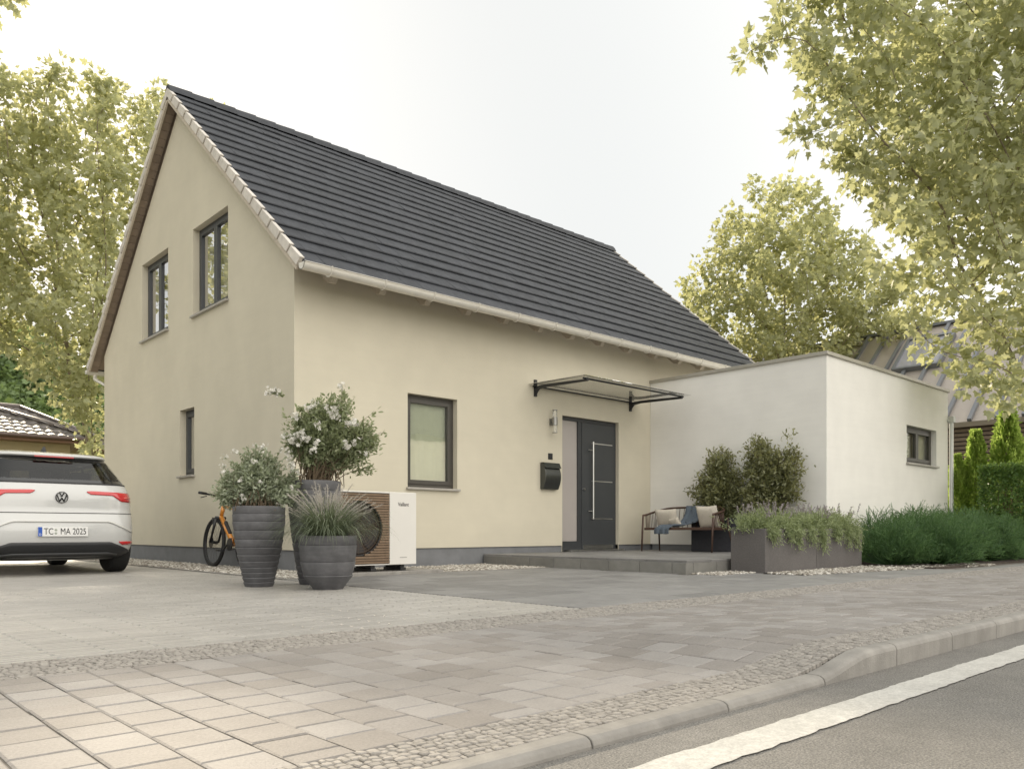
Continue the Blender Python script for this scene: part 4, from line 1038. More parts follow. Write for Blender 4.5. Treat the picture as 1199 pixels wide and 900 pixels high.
# junipers
m_jun=leafmat('juniper_needle',(.042,.10,.042),(.14,.245,.09),(.18,.30,.09),.3,rough=.42)
def juniper_mesh():
    t=thing('juniper',(0,0,0),'x','shrub','low junipers along the pavement')
    P=[];D=[];st=MB()
    for q in range(230):
        az=rng.random()*2*PI; rr=rng.random()**.5*.66; h=.06+.76*math.sqrt(max(0,1-(rr/.66)**2))*rng.random()**.35*1.08
        e=np.array([math.cos(az)*rr,math.sin(az)*rr,h]); a=np.array([math.cos(az)*rr*.25,math.sin(az)*rr*.25,0]); c=a+(e-a)*[.75,.75,.35]
        st.tube([bez(a,c,e,tt) for tt in np.linspace(0,1,5)],[.008,.006,.005,.003,.002],3,caps=False)
        ed=(e-c)/np.linalg.norm(e-c)
        for b_ in range(10):
            t0_=rng.uniform(.5,1); p0=bez(a,c,e,t0_); dd=ed+runit(1)[0]*.9; dd/=np.linalg.norm(dd); Lb=rng.uniform(.10,.21)
            for u in np.linspace(.1,1,12):
                for k in range(3): P.append(p0+dd*Lb*u);D.append(dd+runit(1)[0]*.6)
    P=np.array(P);D=np.array(D);n=len(P)
    V,s_,i,r=instmesh(NEEDLE[0]*[1.5,1,1],NEEDLE[1],P,frames(D,runit(n)),.034*rng.uniform(.6,1.2,n),np.clip(.65*np.repeat(rng.random(n//360+1),360)[:n]+.35*np.repeat(rng.random(n//36+1),36)[:n],0,1)); fastmesh('foliage',V,s_,i,r,m_jun,t,local=True); st.build('stem',m_jun,t,local=True)
    return t
J=juniper_mesh()
pos=[(7.35,-4.45,.85,'leftmost juniper, next to the right stone trough'),(8.15,-4.75,.95,'second juniper from the left along the pavement'),(8.45,-3.95,1.05,'juniper under the annex wall, behind the second one'),(9.15,-4.6,1.05,'third front juniper from the left, below the small annex window'),(9.7,-3.95,1.1,'juniper close to the annex wall under the small window'),(10.2,-4.75,1.0,'fourth front juniper from the left along the pavement'),(11.0,-4.1,1.2,'tall juniper in front of the annex downpipe'),(11.3,-4.75,1.05,'juniper at the right edge of the photo beside the pavement'),(12.4,-4.3,1.2,'juniper in front of the clipped hedge'),(12.6,-4.9,1.0,'juniper beyond the frame edge beside the pavement')]
for i,(x,y,s,lb) in enumerate(pos):
    o=J if i==0 else copy_tree(J); o.location=(x,y,.02); o.rotation_euler=(0,0,i*2.1); o.scale=(s,s,s*rng.uniform(.85,1.0)); o['label']=lb
# arborvitae
m_arb=leafmat('arborvitae_leaf',(.15,.24,.05),(.38,.46,.13),(.62,.80,.20),.55)
m_hedge=leafmat('hedge_leaf',(.065,.13,.035),(.16,.26,.08),(.28,.40,.08),.35,rough=.35)
def arb_mesh():
    t=thing('arborvitae',(0,0,0),'x','conifer','columnar conifers beside the annex')
    n=11000; z=rng.random(n)**.9; prof=.5*np.sin(np.clip(z,0,1)**.55*PI*.97)**.75+.03; az=rng.random(n)*2*PI
    lump=1+.16*np.sin(az*5+z*19)+.1*np.sin(az*9-z*31)
    rr=prof*lump*(rng.random(n)**.3)*(1+.10*np.sin(az*13+z*47)+rng.normal(size=n)*.07)
    P=np.stack([rr*np.cos(az),rr*np.sin(az),z],-1)
    D=np.stack([np.cos(az)*.6,np.sin(az)*.6,np.ones(n)*.9],-1)+rng.normal(size=(n,3))*.35
    P=P*[.62,.62,1]
    Nn=np.stack([-np.sin(az),np.cos(az),0*az],-1)+rng.normal(size=(n,3))*.6
    V,s_,i,r=instmesh(OVAL[0]*[1.3,1,1],OVAL[1],P*[1,1,3.0],frames(D,Nn),.085*rng.uniform(.6,1.2,n)); fastmesh('foliage',V,s_,i,r,m_arb,t,local=True)
    st=MB(); st.tube([(0,0,0),(0,0,1.5),(0,0,2.9)],[.05,.035,.01],6); st.build('trunk',m_bark,t,local=True); return t
A=arb_mesh()
for i,(px,top,Y,sc,lb) in enumerate([(1121,533,17.5,.75,'shortest columnar conifer, right beside the annex downpipe'),(1143,505,17.4,.85,'middle columnar conifer between its shorter and taller neighbours'),(1180,477,17.2,1.1,'tallest columnar conifer behind the clipped hedge'),(1215,500,17.4,1.1,'columnar conifer cut by the right edge of the photo')]):
    o=A if i==0 else copy_tree(A); p=PX(px,621,Y,0); H=.52+(621-top)/946*Y; o.location=(p[0],p[1],0); o.scale=(sc,sc,H/3.0); o.rotation_euler=(0,0,i*1.7); o['label']=lb
h=thing('hedge',PX(1185,621,15.6,0)[:2]+(0,),'square clipped dark green hedge in front of the columnar conifers','hedge')
hc=PX(1190,621,15.6,0); n=16000
F6=rng.integers(0,5,n);u=rng.uniform(-1,1,n);v=rng.uniform(-1,1,n)
P=np.zeros((n,3));hw=(.62,.45,.86)
for k,(ax,sg) in enumerate([(0,-1),(0,1),(1,-1),(1,1),(2,1)]):
    m=F6==k; o1,o2=[q for q in range(3) if q!=ax]; P[m,ax]=sg*(1-.25*rng.random(m.sum())**2);P[m,o1]=u[m];P[m,o2]=v[m]
P=P*hw; P+=rng.normal(size=P.shape)*.03; P+=np.array([hc[0],hc[1],.88])
V,s_,i,r=instmesh(OVAL[0]*[1.4,1,1],OVAL[1],P,frames(rng.normal(size=(n,3))*.7+[0,0,.4],rng.normal(size=(n,3))),.06*rng.uniform(.6,1.2,n)); fastmesh('foliage',V,s_,i,r,m_hedge,h)
st=MB()
for k in range(14):
    a=(hc[0]+rng.uniform(-.4,.4),hc[1]+rng.uniform(-.3,.3),0); st.tube([a,(a[0]+rng.normal()*.1,a[1]+rng.normal()*.1,1.4)],[.015,.006],5)
st.build('stem',m_twig,h)

# ------------------------------------------------------------------ bench
m_bw=M('dark_walnut',(.075,.042,.030),.5,var=.15,vs=12,streak=((4,4,30),.12))
bench=thing('garden_bench',(6.55,-1.3,.165),'dark brown wooden garden bench with slatted curved back','bench')
z0=.166; BY0,BY1=-.60,-2.02
b=MB(); b.box(6.34,6.74,BY1+.04,BY0-.04,.545,.575); b.build('seat',m_bw,bench,bevel=.006)
b=MB(); b.box(6.31,6.338,BY1+.03,BY0-.03,.53,.572); b.box(6.742,6.77,BY1+.03,BY0-.03,.53,.572); b.box(6.34,6.74,BY1+.012,BY1+.038,.53,.572); b.box(6.34,6.74,BY0-.038,BY0-.012,.53,.572); b.build('seat_rail',m_bw,bench,bevel=.004)
for y in(BY0,BY1):
    b=MB(); b.tube([(6.28,y,z0),(6.30,y,.50),(6.32,y,.79)],[.013,.017,.016],10); b.build('leg',m_bw,bench,smooth=True)
    b=MB(); b.tube([(6.86,y-(.05 if y==BY1 else -.05),z0),(6.77,y,.54),(6.74,y,.74)],[.012,.017,.014],10); b.build('leg',m_bw,bench,smooth=True)
pts=[(6.32,BY0,.785),(6.42,BY0,.80),(6.62,BY0-.0,.845),(6.74,BY0-.10,.89),(6.79,BY0-.28,.915),(6.80,-1.31,.92),(6.79,BY1+.28,.915),(6.74,BY1+.10,.89),(6.62,BY1,.845),(6.42,BY1,.80),(6.32,BY1,.785)]
def cat(pts,n=6):
    P=[np.array(p,float) for p in pts];o=[]
    for i in range(len(P)-1):
        p0=P[max(i-1,0)];p1=P[i];p2=P[i+1];p3=P[min(i+2,len(P)-1)]
        for k in range(n):
            t=k/n;o.append(.5*((2*p1)+(-p0+p2)*t+(2*p0-5*p1+4*p2-p3)*t*t+(-p0+3*p1-3*p2+p3)*t**3))
    o.append(P[-1]);return o
b=MB(); b.tube(cat(pts),.018,10); b.build('top_rail',m_bw,bench,smooth=True)
b=MB(); cp=cat(pts,10)
for p in cp[8:-8:2]:
    q=(6.745 if abs(p[1]+1.31)<.62 else min(p[0]-.02,6.745), min(max(p[1],BY1+.03),BY0-.03),.56); b.tube([q,tuple(p)],.0065,6)
b.build('back_spindles',m_bw,bench,smooth=True)
def cushion(name,c,w_,h_,t_,rot,mat,label):
    n=16;V=[];F=[]
    for sgn in(1,-1):
        for j in range(n+1):
            for i in range(n+1):
                u=-1+2*i/n;v=-1+2*j/n
                bul=(max(0,(1-u**4)*(1-v**4)))**.5; pin=1-.10*(1-abs(u*v))*0-.07*((1-u*u)*abs(v)**3+(1-v*v)*abs(u)**3)
                wr=.004*math.sin(9*u+5*v)*bul
                V.append((u*w_/2*(1-.09*(1-u*u)*0)*(1-.07*(1-v*v)) if False else u*w_/2*(1-.08*(1-v*v)),sgn*(t_/2*bul+wr),v*h_/2*(1-.08*(1-u*u))))
    m=(n+1)**2
    for s_ in(0,1):
        for j in range(n):
            for i in range(n):
                a=s_*m+j*(n+1)+i; q=(a,a+1,a+n+2,a+n+1); F.append(q if s_ else q[::-1])
    mb=MB();mb.add(V,F,.5);o=mb.build(name,mat,org=None,smooth=True); o.location=c;o.rotation_euler=rot; tag(o,label,'cushion'); return o
m_cush=M('linen',(.60,.55,.47),.9,var=.06,vs=30,bump=.4,bs=220,bumpd=.002)
# cushions lean on back, faces toward -x : local y axis -> x
cushion('cushion',(6.56,-.93,.735),.46,.34,.14,(R(-18),0,R(90)),m_cush,'left beige cushion leaning against the bench back')
cushion('cushion',(6.54,-1.78,.745),.44,.40,.14,(R(-18),0,R(84)),m_cush,'right beige cushion under the bench armrest')
cushion('small_cushion',(6.42,-1.20,.665),.22,.17,.08,(R(-30),R(10),R(80)),m_cush,'small pale cushion in front of the blanket on the bench')
# blanket
path=cat([(6.87,-1.40,.70),(6.83,-1.40,.90),(6.79,-1.40,.945),(6.74,-1.40,.90),(6.70,-1.37,.78),(6.60,-1.32,.66),(6.45,-1.22,.60),(6.34,-1.10,.592),(6.29,-1.05,.55),(6.285,-1.04,.46)],6)
V=[];F=[];nw=22;m_bl=M('blue_blanket',(.10,.125,.155),.95,var=.15,vs=40,bump=.8,bs=160,bumpd=.004)
for i,p in enumerate(path):
    t=i/len(path); wd=.30+.05*math.sin(t*5)+.06*t
    for j in range(nw):
        u=-1+2*j/(nw-1); off=.012*math.sin(u*8+t*3)+.008*math.sin(u*15-t*7)
        k=Vector((0,0,1)) if (p[2]<.64 and p[0]>6.32) else Vector((-1,0,.2))
        V.append((p[0]+k.x*(off+.02),p[1]+u*wd/2+.02*math.sin(t*9),p[2]+k.z*(off+.02)))
for i in range(len(path)-1):
    for j in range(nw-1): F.append((i*nw+j,i*nw+j+1,(i+1)*nw+j+1,(i+1)*nw+j))
mb=MB();mb.add(V,F,.5);o=mb.build('blanket',m_bl,smooth=True); md=o.modifiers.new('s','SOLIDIFY');md.thickness=.012; tag(o,'grey blue knitted blanket draped over the bench back','blanket')

# ------------------------------------------------------------------ bicycle (parallel to the gable, x~-.27)
bk=thing('bicycle',(-.27,1.3,0),'orange and black bicycle leaning at the gable wall behind the pots','bicycle',rot=(0,R(4),0))
m_or=M('orange_paint',(.62,.24,.03),.3,coat=.6); m_tyre=M('tyre_rubber',(.018,.018,.018),.75,bump=.4,bs=90)
FW=(0,.60,.355);RW=(0,-.50,.355)   # local: y forward
def wheel(c,name):
    b=MB(); b.tube([(c[0],c[1]+.328*math.cos(2*PI*i/48),c[2]+.328*math.sin(2*PI*i/48)) for i in range(48)],.027,10,closed=True); o=b.build(name,m_tyre,bk,local=True,smooth=True)
    b=MB(); b.tube([(c[0],c[1]+.298*math.cos(2*PI*i/48),c[2]+.298*math.sin(2*PI*i/48)) for i in range(48)],.012,8,closed=True); b.build('rim',m_black,o,local=True,smooth=True)
    b=MB()
    for k in range(28):
        t=2*PI*k/28;s=.03*(1 if k%2 else -1); b.tube([(c[0]+s,c[1]+.02*math.cos(t+.8),c[2]+.02*math.sin(t+.8)),(c[0],c[1]+.295*math.cos(t),c[2]+.295*math.sin(t))],.0012,3)
    b.tube([(c[0]-.05,c[1],c[2]),(c[0]+.05,c[1],c[2])],.022,12)
    b.lathe([(.03,-.001),(.08,-.001),(.08,.001),(.03,.001)],(c[0]-.045,c[1],c[2]),24,axis='x')
    b.build('spokes',m_steel if False else m_black,o,local=True)
wheel(FW,'wheel');wheel(RW,'wheel')
HT=(0,.36,.86);HB=(0,.42,.72);BBk=(0,-.06,.33);ST=(0,-.22,.80)
b=MB(); b.tube([HB,BBk],.034,12); b.tube([HT,ST],.022,10); b.tube([BBk,ST],.020,10); b.tube([HT,HB],.028,12)
for s in(-.05,.05): b.tube([(s*.5,-.20,.76),(s,RW[1],RW[2])],.010,8); b.tube([(s*.6,BBk[1],BBk[2]),(s,RW[1],RW[2])],.013,8)
b.build('frame',m_or,bk,local=True,smooth=True)
b=MB()
for s in(-.06,.06): b.tube([(s,.44,.70),(s,FW[1],FW[2])],[.020,.015],10)
b.tube([(-.075,.44,.70),(.075,.44,.70)],.022,10); b.tube([(0,.44,.70),HT],.018,10); b.tube([(-.06,.50,.56),(-.062,.57,.70),(.062,.57,.70),(.06,.50,.56)],.008,6)
b.build('fork',m_black,bk,local=True,smooth=True)
b=MB(); b.tube([HT,(0,.34,.96),(0,.40,.99)],.016,10); b.tube([(-.36,.34,1.02),(-.2,.38,1.01),(0,.40,.99),(.2,.38,1.01),(.36,.34,1.02)],.014,10); b.build('handlebar',m_black,bk,local=True,smooth=True)
b=MB(); b.tube([(-.37,.335,1.02),(-.26,.36,1.015)],.019,10); b.tube([(-.22,.42,.99),(-.30,.44,.96)],.007,6); b.tube([(.37,.335,1.02),(.26,.36,1.015)],.019,10); b.build('grip',m_dark,bk,local=True,smooth=True)
b=MB(); b.tube([ST,(0,-.26,.92)],.014,8); b.build('seat_post',m_black,bk,local=True,smooth=True)
b=MB(); V=[];n=10
for i in range(n+1):
    t=i/n; yy=-.14-.27*t; ww=.02+.055*t**1.5; 
    for j in range(7):
        u=-1+2*j/6; V.append((u*ww,yy,.955-.035*u*u+.01*t))
for i in range(n+1):
    t=i/n; yy=-.14-.27*t; ww=(.02+.055*t**1.5)*.8
    for j in range(7):
        u=-1+2*j/6; V.append((u*ww,yy,.925))
F=[(i*7+j,i*7+j+1,(i+1)*7+j+1,(i+1)*7+j) for i in range(n) for j in range(6)]
m7=(n+1)*7; F+=[(m7+i*7+j,m7+(i+1)*7+j,m7+(i+1)*7+j+1,m7+i*7+j+1) for i in range(n) for j in range(6)]
for i in range(n): F+=[(i*7,(i+1)*7,m7+(i+1)*7,m7+i*7),(i*7+6,m7+i*7+6,m7+(i+1)*7+6,(i+1)*7+6)]
F+=[tuple(m7+k for k in range(7))+tuple(range(6,-1,-1)),tuple(n*7+k for k in range(7))+tuple(m7+n*7+6-k for k in range(7))]
b.add(V,F,.5); b.build('saddle',m_dark,bk,local=True,smooth=True)
b=MB(); b.lathe([(0,-.006),(.085,-.006),(.085,.006),(0,.006)],(-.06,BBk[1],BBk[2]),28,axis='x'); b.tube([(-.09,BBk[1],BBk[2]),(-.09,BBk[1]+.14,BBk[2]-.09)],.012,8); b.obox((-.13,BBk[1]+.14,BBk[2]-.09),(.09,.07,.018)); b.tube([(.07,BBk[1],BBk[2]),(.07,BBk[1]-.14,BBk[2]+.09)],.012,8); b.obox((.11,BBk[1]-.14,BBk[2]+.09),(.09,.07,.018))
b.tube([(-.06,BBk[1],BBk[2]+.085),(-.055,RW[1],RW[2]+.04)],.005,5); b.tube([(-.06,BBk[1],BBk[2]-.085),(-.055,RW[1],RW[2]-.04)],.005,5)
b.build('crankset',m_black,bk,local=True)
b=MB(); b.obox((0,.17,.56),(.045,.045,.26),Matrix.Rotation(R(-48),3,'X')); b.build('bottle',m_dark,bk,local=True,bevel=.01)

# ------------------------------------------------------------------ car
CX,CY=-2.42,.90
car=thing('parked_car',(CX,CY+2,0),'white electric hatchback parked tail first on the driveway','car')
m_paint=M('white_paint',(.54,.545,.54),.28,coat=1.0,spec=.5)
m_blackg=M('gloss_black',(.012,.012,.013),.12,coat=1)
m_blkpl=M('bumper_black',(.022,.023,.025),.5,bump=.1,bs=200,bumpd=.001)
m_red=M('tail_red',(.52,.012,.018),.15,coat=1)
m_redl=M('tail_red_light',(.75,.12,.10),.2,coat=1)
m_carglass=glassmat('car_glass',(.50,.52,.52),.05)
# slices: z, rear offset, front offset, half width, exponent
SLC=[(.17,.34,.45,.74,5),(.21,.16,.22,.83,5),(.27,.07,.10,.875,6),(.33,.035,.05,.893,6),(.40,.015,.03,.90,6),(.48,.0,.02,.903,6),(.56,.0,.02,.905,6),(.64,.015,.04,.905,6),(.70,.04,.07,.905,6),(.745,.062,.11,.903,6),(.80,.066,.20,.900,6),(.86,.060,.32,.893,6),(.92,.066,.50,.883,6),(.98,.080,.68,.870,6),(1.03,.105,.85,.855,6),(1.075,.140,1.0,.838,6)]
GSL=[(1.075,.140,1.0,.838,6),(1.12,.185,1.10,.818,6),(1.165,.230,1.20,.795,6),(1.21,.275,1.30,.771,6),(1.26,.322,1.42,.744,6),(1.31,.370,1.54,.716,6),(1.355,.412,1.65,.690,6),(1.39,.440,1.73,.668,6)]
RSL=[(1.39,.440,1.73,.668,6),(1.398,.40,1.75,.664,6),(1.412,.392,1.78,.658,6),(1.43,.42,1.82,.645,6),(1.452,.54,1.88,.61,5.5),(1.474,.75,1.98,.555,5),(1.492,1.02,2.1,.47,4.5),(1.503,1.35,2.3,.34,4),(1.508,1.65,2.45,.12,3)]
LEN=4.26; NP=176
def outline(sl):
    z,r0,f0,w_,e=sl; y0=r0;y1=LEN-f0;yc=(y0+y1)/2;Ly=(y1-y0)/2
    t=np.linspace(-PI/2,PI*1.5,4001)  # start rear centre going +x
    cx=np.sign(np.cos(t))*np.abs(np.cos(t))**(2/e)*w_; ex=e*Ly/w_*.55
    cy=np.sign(np.sin(t))*np.abs(np.sin(t))**(2/ex)
    # use superellipse in plan with equal corner radii: |x/w|^e + |y/L|^ey = 1
    cy=np.sign(np.sin(t))*(np.maximum(0,1-np.abs(cx/w_)**e))**(1/ex)
    P=np.stack([cx,yc+cy*Ly],-1)
    d=np.concatenate([[0],np.cumsum(np.linalg.norm(np.diff(P,axis=0),axis=1))]); q=np.linspace(0,d[-1],NP+1)[:-1]
    return np.stack([np.interp(q,d,P[:,0]),np.interp(q,d,P[:,1]),np.full(NP,z)],-1)
def loft(SL,sel=None,inset=0):
    R_=[outline(s) for s in SL]; V=np.concatenate(R_);F=[]
    for i in range(len(SL)-1):
        for k in range(NP):
            k2=(k+1)%NP; q=(i*NP+k,i*NP+k2,(i+1)*NP+k2,(i+1)*NP+k)
            c=V[list(q)].mean(0)
            if sel is None or sel(c): F.append(q)
    V=V.copy(); V[:,0]+=CX; V[:,1]+=CY; return V,F
def rear_y(x,z,SL=SLC+GSL[1:]):
    zs=[s[0] for s in SL]; r0=np.interp(z,zs,[s[1] for s in SL]);f0=np.interp(z,zs,[s[2] for s in SL]);w_=np.interp(z,zs,[s[3] for s in SL]);e=np.interp(z,zs,[s[4] for s in SL])
    y1=LEN-f0;Ly=(y1-r0)/2; ex=e*Ly/w_*.55
    u=min(abs(x)/w_,.9999); return (r0+y1)/2-Ly*(1-u**e)**(1/ex)
def side_x(y,z,SL=SLC):
    zs=[q[0] for q in SL]; r0,f0,w_,e=[np.interp(z,zs,[q[k] for q in SL]) for k in(1,2,3,4)]
    y1=LEN-f0;Ly=(y1-r0)/2; ex=e*Ly/w_*.55; u=min(abs(y-(r0+y1)/2)/Ly,.999); return w_*(1-u**ex)**(1/e)
def glsel(c):
    x,y,z=c; f=(z-1.075)/(1.39-1.075); w_=np.interp(z,[s[0] for s in GSL],[s[3] for s in GSL])
    if z<1.10: return False
    if z>1.365: return False
    r=rear_y(x,z)
    if y<r+.03 and abs(x)<w_*.86 and y<1.2: return True       # rear glass
    if abs(x)>w_*.93:
        yy=y
        if .95<yy<1.85 or 1.93<yy<LEN-1.55-.35*f: return True
    if y>2 and abs(x)<w_*.88: return True
    return False
V,F=loft(SLC); b=MB(); b.add(V,F,.5); b.add([tuple(v) for v in V[:NP]],[tuple(range(NP))[::-1]],.5); body=b.build('body',m_paint,car,smooth=True)
V,F=loft(GSL,lambda c:not glsel(c)); b=MB(); b.add(V,F,.5); b.build('pillars',m_blackg,car,smooth=True)
V,F=loft(GSL,glsel); b=MB(); b.add(V,F,.5); b.build('windows',m_carglass,car,smooth=True)
V,F=loft(RSL); b=MB(); b.add(V,F,.5); n0=len(RSL)-1; b.add([tuple(v) for v in V[n0*NP:]],[tuple(range(NP))],.5); b.build('roof',m_paint,car,smooth=True)
# cabin interior
b=MB(); b.box(CX-.80,CX+.80,CY+.35,CY+3.3,.9,.96); b.build('parcel_shelf',m_dark,car)
for xx in(-.45,.0,.45):
    b=MB(); b.box(CX+xx-.2,CX+xx+.2,CY+.95,CY+1.1,.96,1.12); b.box(CX+xx-.12,CX+xx+.12,CY+1.0,CY+1.1,1.13,1.26); b.build('rear_headrest',m_dark,car,bevel=.03,seg=3)
for xx in(-.38,.38):
    b=MB(); b.box(CX+xx-.24,CX+xx+.24,CY+1.95,CY+2.1,.96,1.22); b.box(CX+xx-.13,CX+xx+.13,CY+2.0,CY+2.1,1.23,1.38); b.build('front_seat',m_dark,car,bevel=.03,seg=3)
def patch(name,poly_fn,mat,off=.004,parent=None,th=None):
    """grid of (x,z) conforming on the tail; poly_fn returns rows: list of lists of (x,z)"""
    rows=poly_fn;V=[];F=[];n=len(rows[0])
    for row in rows:
        for (x,z) in row: V.append((CX+x,CY+rear_y(x,z)-off,z))
    for i in range(len(rows)-1):
        for j in range(n-1): F.append((i*n+j,i*n+j+1,(i+1)*n+j+1,(i+1)*n+j))
    b=MB(); b.add(V,F,.5); o=b.build(name,mat,parent or car,smooth=True)
    md=o.modifiers.new('s','SOLIDIFY'); md.thickness=abs(off)+.006; md.offset=-1 if False else 0
    return o
def strip(xs,zlo,zhi,nz=4): return [[(x,lo+(hi-lo)*k/nz) for x,lo,hi in zip(xs,zlo,zhi)] for k in range(nz+1)]
for s in(-1,1):
    # tail light: thin inner bar widening outward
    xs=np.linspace(.27,.858,26)
    lo=np.interp(xs,[.27,.31,.56,.66,.858],[.972,.945,.938,.868,.862]); hi=np.interp(xs,[.27,.31,.858],[.980,.985,.972])
    tl=patch('tail_light',strip(xs*s,lo,hi),m_red,.005)
    patch('light_bar',strip(np.linspace(.70,.83,10)*s,np.full(10,.910),np.full(10,.924),1),m_redl,.011,tl)
    xs=np.linspace(.62,.886,20); lo=np.interp(xs,[.62,.66,.886],[.375,.350,.350]);hi=np.interp(xs,[.62,.886],[.392,.392])
    patch('rear_reflector',strip(xs*s,lo,hi,2),m_red,.005)
xs=np.linspace(-.885,.885,61); 
patch('bumper_lower',strip(xs,np.interp(abs(xs),[0,.7,.885],[.19,.20,.235]),np.interp(abs(xs),[0,.52,.66,.885],[.385,.385,.33,.24]),5),m_blkpl,.006)
patch('diffuser_lip',strip(np.linspace(-.62,.62,41),np.full(41,.235),np.interp(abs(np.linspace(-.62,.62,41)),[0,.5,.62],[.262,.262,.245]),2),M('lip_grey',(.06,.062,.065),.4),.016)
# sculpted shelf crease above plate, slightly paler than the body paint
xs=np.linspace(-.80,.80,41); zc=np.interp(abs(xs),[0,.5,.80],[.628,.628,.50]); patch('bumper_crease',strip(xs,zc-.010,zc+.010,2),M('crease_paint',(.60,.60,.58),.35,coat=1),.008)
patch('tailgate_gap',strip(np.linspace(-.86,.86,51),np.full(51,.722),np.full(51,.727),1),m_dark,.003)
patch('glass_edge',strip(np.linspace(-.79,.79,41),np.full(41,1.066),np.full(41,1.080),1),m_dark,.003)
# number plate
pl=MB(); yp=CY+rear_y(0,.51)-.018; pl.box(CX-.26,CX+.26,yp,yp+.008,.455,.565); plate=pl.build('number_plate',M('plate_white',(.75,.75,.74),.4),car,bevel=.003)
ORG[plate.name]=ORG[car.name]
b=MB(); b.box(CX-.257,CX-.215,yp-.0015,yp-.0002,.458,.562); b.build('country_band',M('eu_blue',(.02,.09,.42),.4),plate)
m_blk=M('plate_black',(.012,.012,.014),.5)
text('lettering','TC',.102,(CX-.150,yp-.001,.509),(R(90),0,0),m_blk,plate,sx=.74,bold=.0)
text('lettering','MA 2025',.102,(CX+.104,yp-.001,.509),(R(90),0,0),m_blk,plate,sx=.72,bold=.0)
text('country_letter','D',.03,(CX-.236,yp-.002,.478),(R(90),0,0),M('plate_w',(.8,.8,.8),.5),plate)
b=MB(); 
for z in(.528,.490): b.lathe([(0,-.002),(.014,-.002),(.014,0)],(CX-.078,yp,z),14,axis='y')
b.build('seal',M('seal_grey',(.35,.38,.33),.5),plate)
# emblem
b=MB(); ye=CY+rear_y(0,.90)-.012; zc=.905; r0=.062
b.tube([(CX+r0*math.cos(2*PI*i/36),ye,zc+r0*math.sin(2*PI*i/36)) for i in range(36)],.006,6,closed=True)
def bar(a,c): b.beam((CX+a[0],ye,zc+a[1]),(CX+c[0],ye,zc+c[1]),.006,.012,up=(0,0,1) if abs(a[0]-c[0])>.05 else (1,0,0))
bar((-.024,.054),(0,.006));bar((.024,.054),(0,.006))
bar((-.052,.030),(-.022,-.048));bar((-.022,-.048),(0,-.006));bar((0,-.006),(.022,-.048));bar((.022,-.048),(.052,.030))
b.build('emblem',m_blackg,car)
# high brake light, antenna, wiper
b=MB(); b.box(CX-.21,CX+.21,CY+.375,CY+.40,1.384,1.396); b.build('brake_light',m_red,car,bevel=.003)
b=MB(); b.add([(CX-.02,CY+1.0,1.485),(CX+.02,CY+1.0,1.485),(CX+.01,CY+.86,1.55),(CX-.01,CY+.86,1.55),(CX-.02,CY+.82,1.47),(CX+.02,CY+.82,1.47)],[(0,1,2,3),(2,5,4,3),(0,3,4),(1,5,2)],.5); b.build('antenna_fin',m_dark,car)
def cw(x,y,nm='wheel'):
    c=(CX+x,CY+y,.335); s=1 if x>0 else -1
    b=MB(); b.lathe([(.24,-.105),(.31,-.108),(.332,-.09),(.335,-.05),(.335,.05),(.332,.09),(.31,.108),(.24,.105)],c,48,axis='x'); o=b.build(nm,m_tyre,car,auto=40)
    for k in(-.06,-.02,.02,.06):
        pass
    b=MB(); b.lathe([(.05,.06*s),(.20,.075*s),(.245,.100*s),(.245,-.05*s)],c,40,axis='x'); b.build('rim',m_black,o,auto=40)
    b=MB()
    for k in range(5):
        t=2*PI*k/5; b.beam((c[0]+.09*s,c[1]+.03*math.cos(t),c[2]+.03*math.sin(t)),(c[0]+.10*s,c[1]+.235*math.cos(t),c[2]+.235*math.sin(t)),.055,.02,up=(1,0,0))
    b.build('spokes',m_steel,o,bevel=.004)
    b=MB(); V=[];F=[]
    for q in range(9):
        for k in range(40):
            t=2*PI*k/40; yy=y+.385*q/8*math.cos(t); zz=max(.345+.385*q/8*math.sin(t),.18); V.append((CX+s*(side_x(yy,zz)+.005),CY+yy,zz))
    for q in range(8):
        for k in range(40): F.append((q*40+k,q*40+(k+1)%40,(q+1)*40+(k+1)%40,(q+1)*40+k))
    b.add(V,F,.5); b.build('wheel_arch',m_dark,car,smooth=True)
for x in(-.765,.765):
    for y in(.74,3.50): cw(x,y)
# side details
for s in(-1,1):
    b=MB(); b.obox((CX+s*1.0,CY+2.95,1.06),(.20,.10,.13)); b.build('wing_mirror',m_paint,car,bevel=.03,seg=3)
    b=MB(); b.box(CX+s*.9-.008,CX+s*.9+.008,CY+1.1,CY+3.15,.205,.30); b.build('side_skirt',m_blkpl,car)
    for y in(1.55,2.55): b=MB(); b.box(CX+s*.902-.012,CX+s*.902+.012,CY+y-.1,CY+y+.1,.86,.885); b.build('door_handle',m_paint,car,bevel=.005)

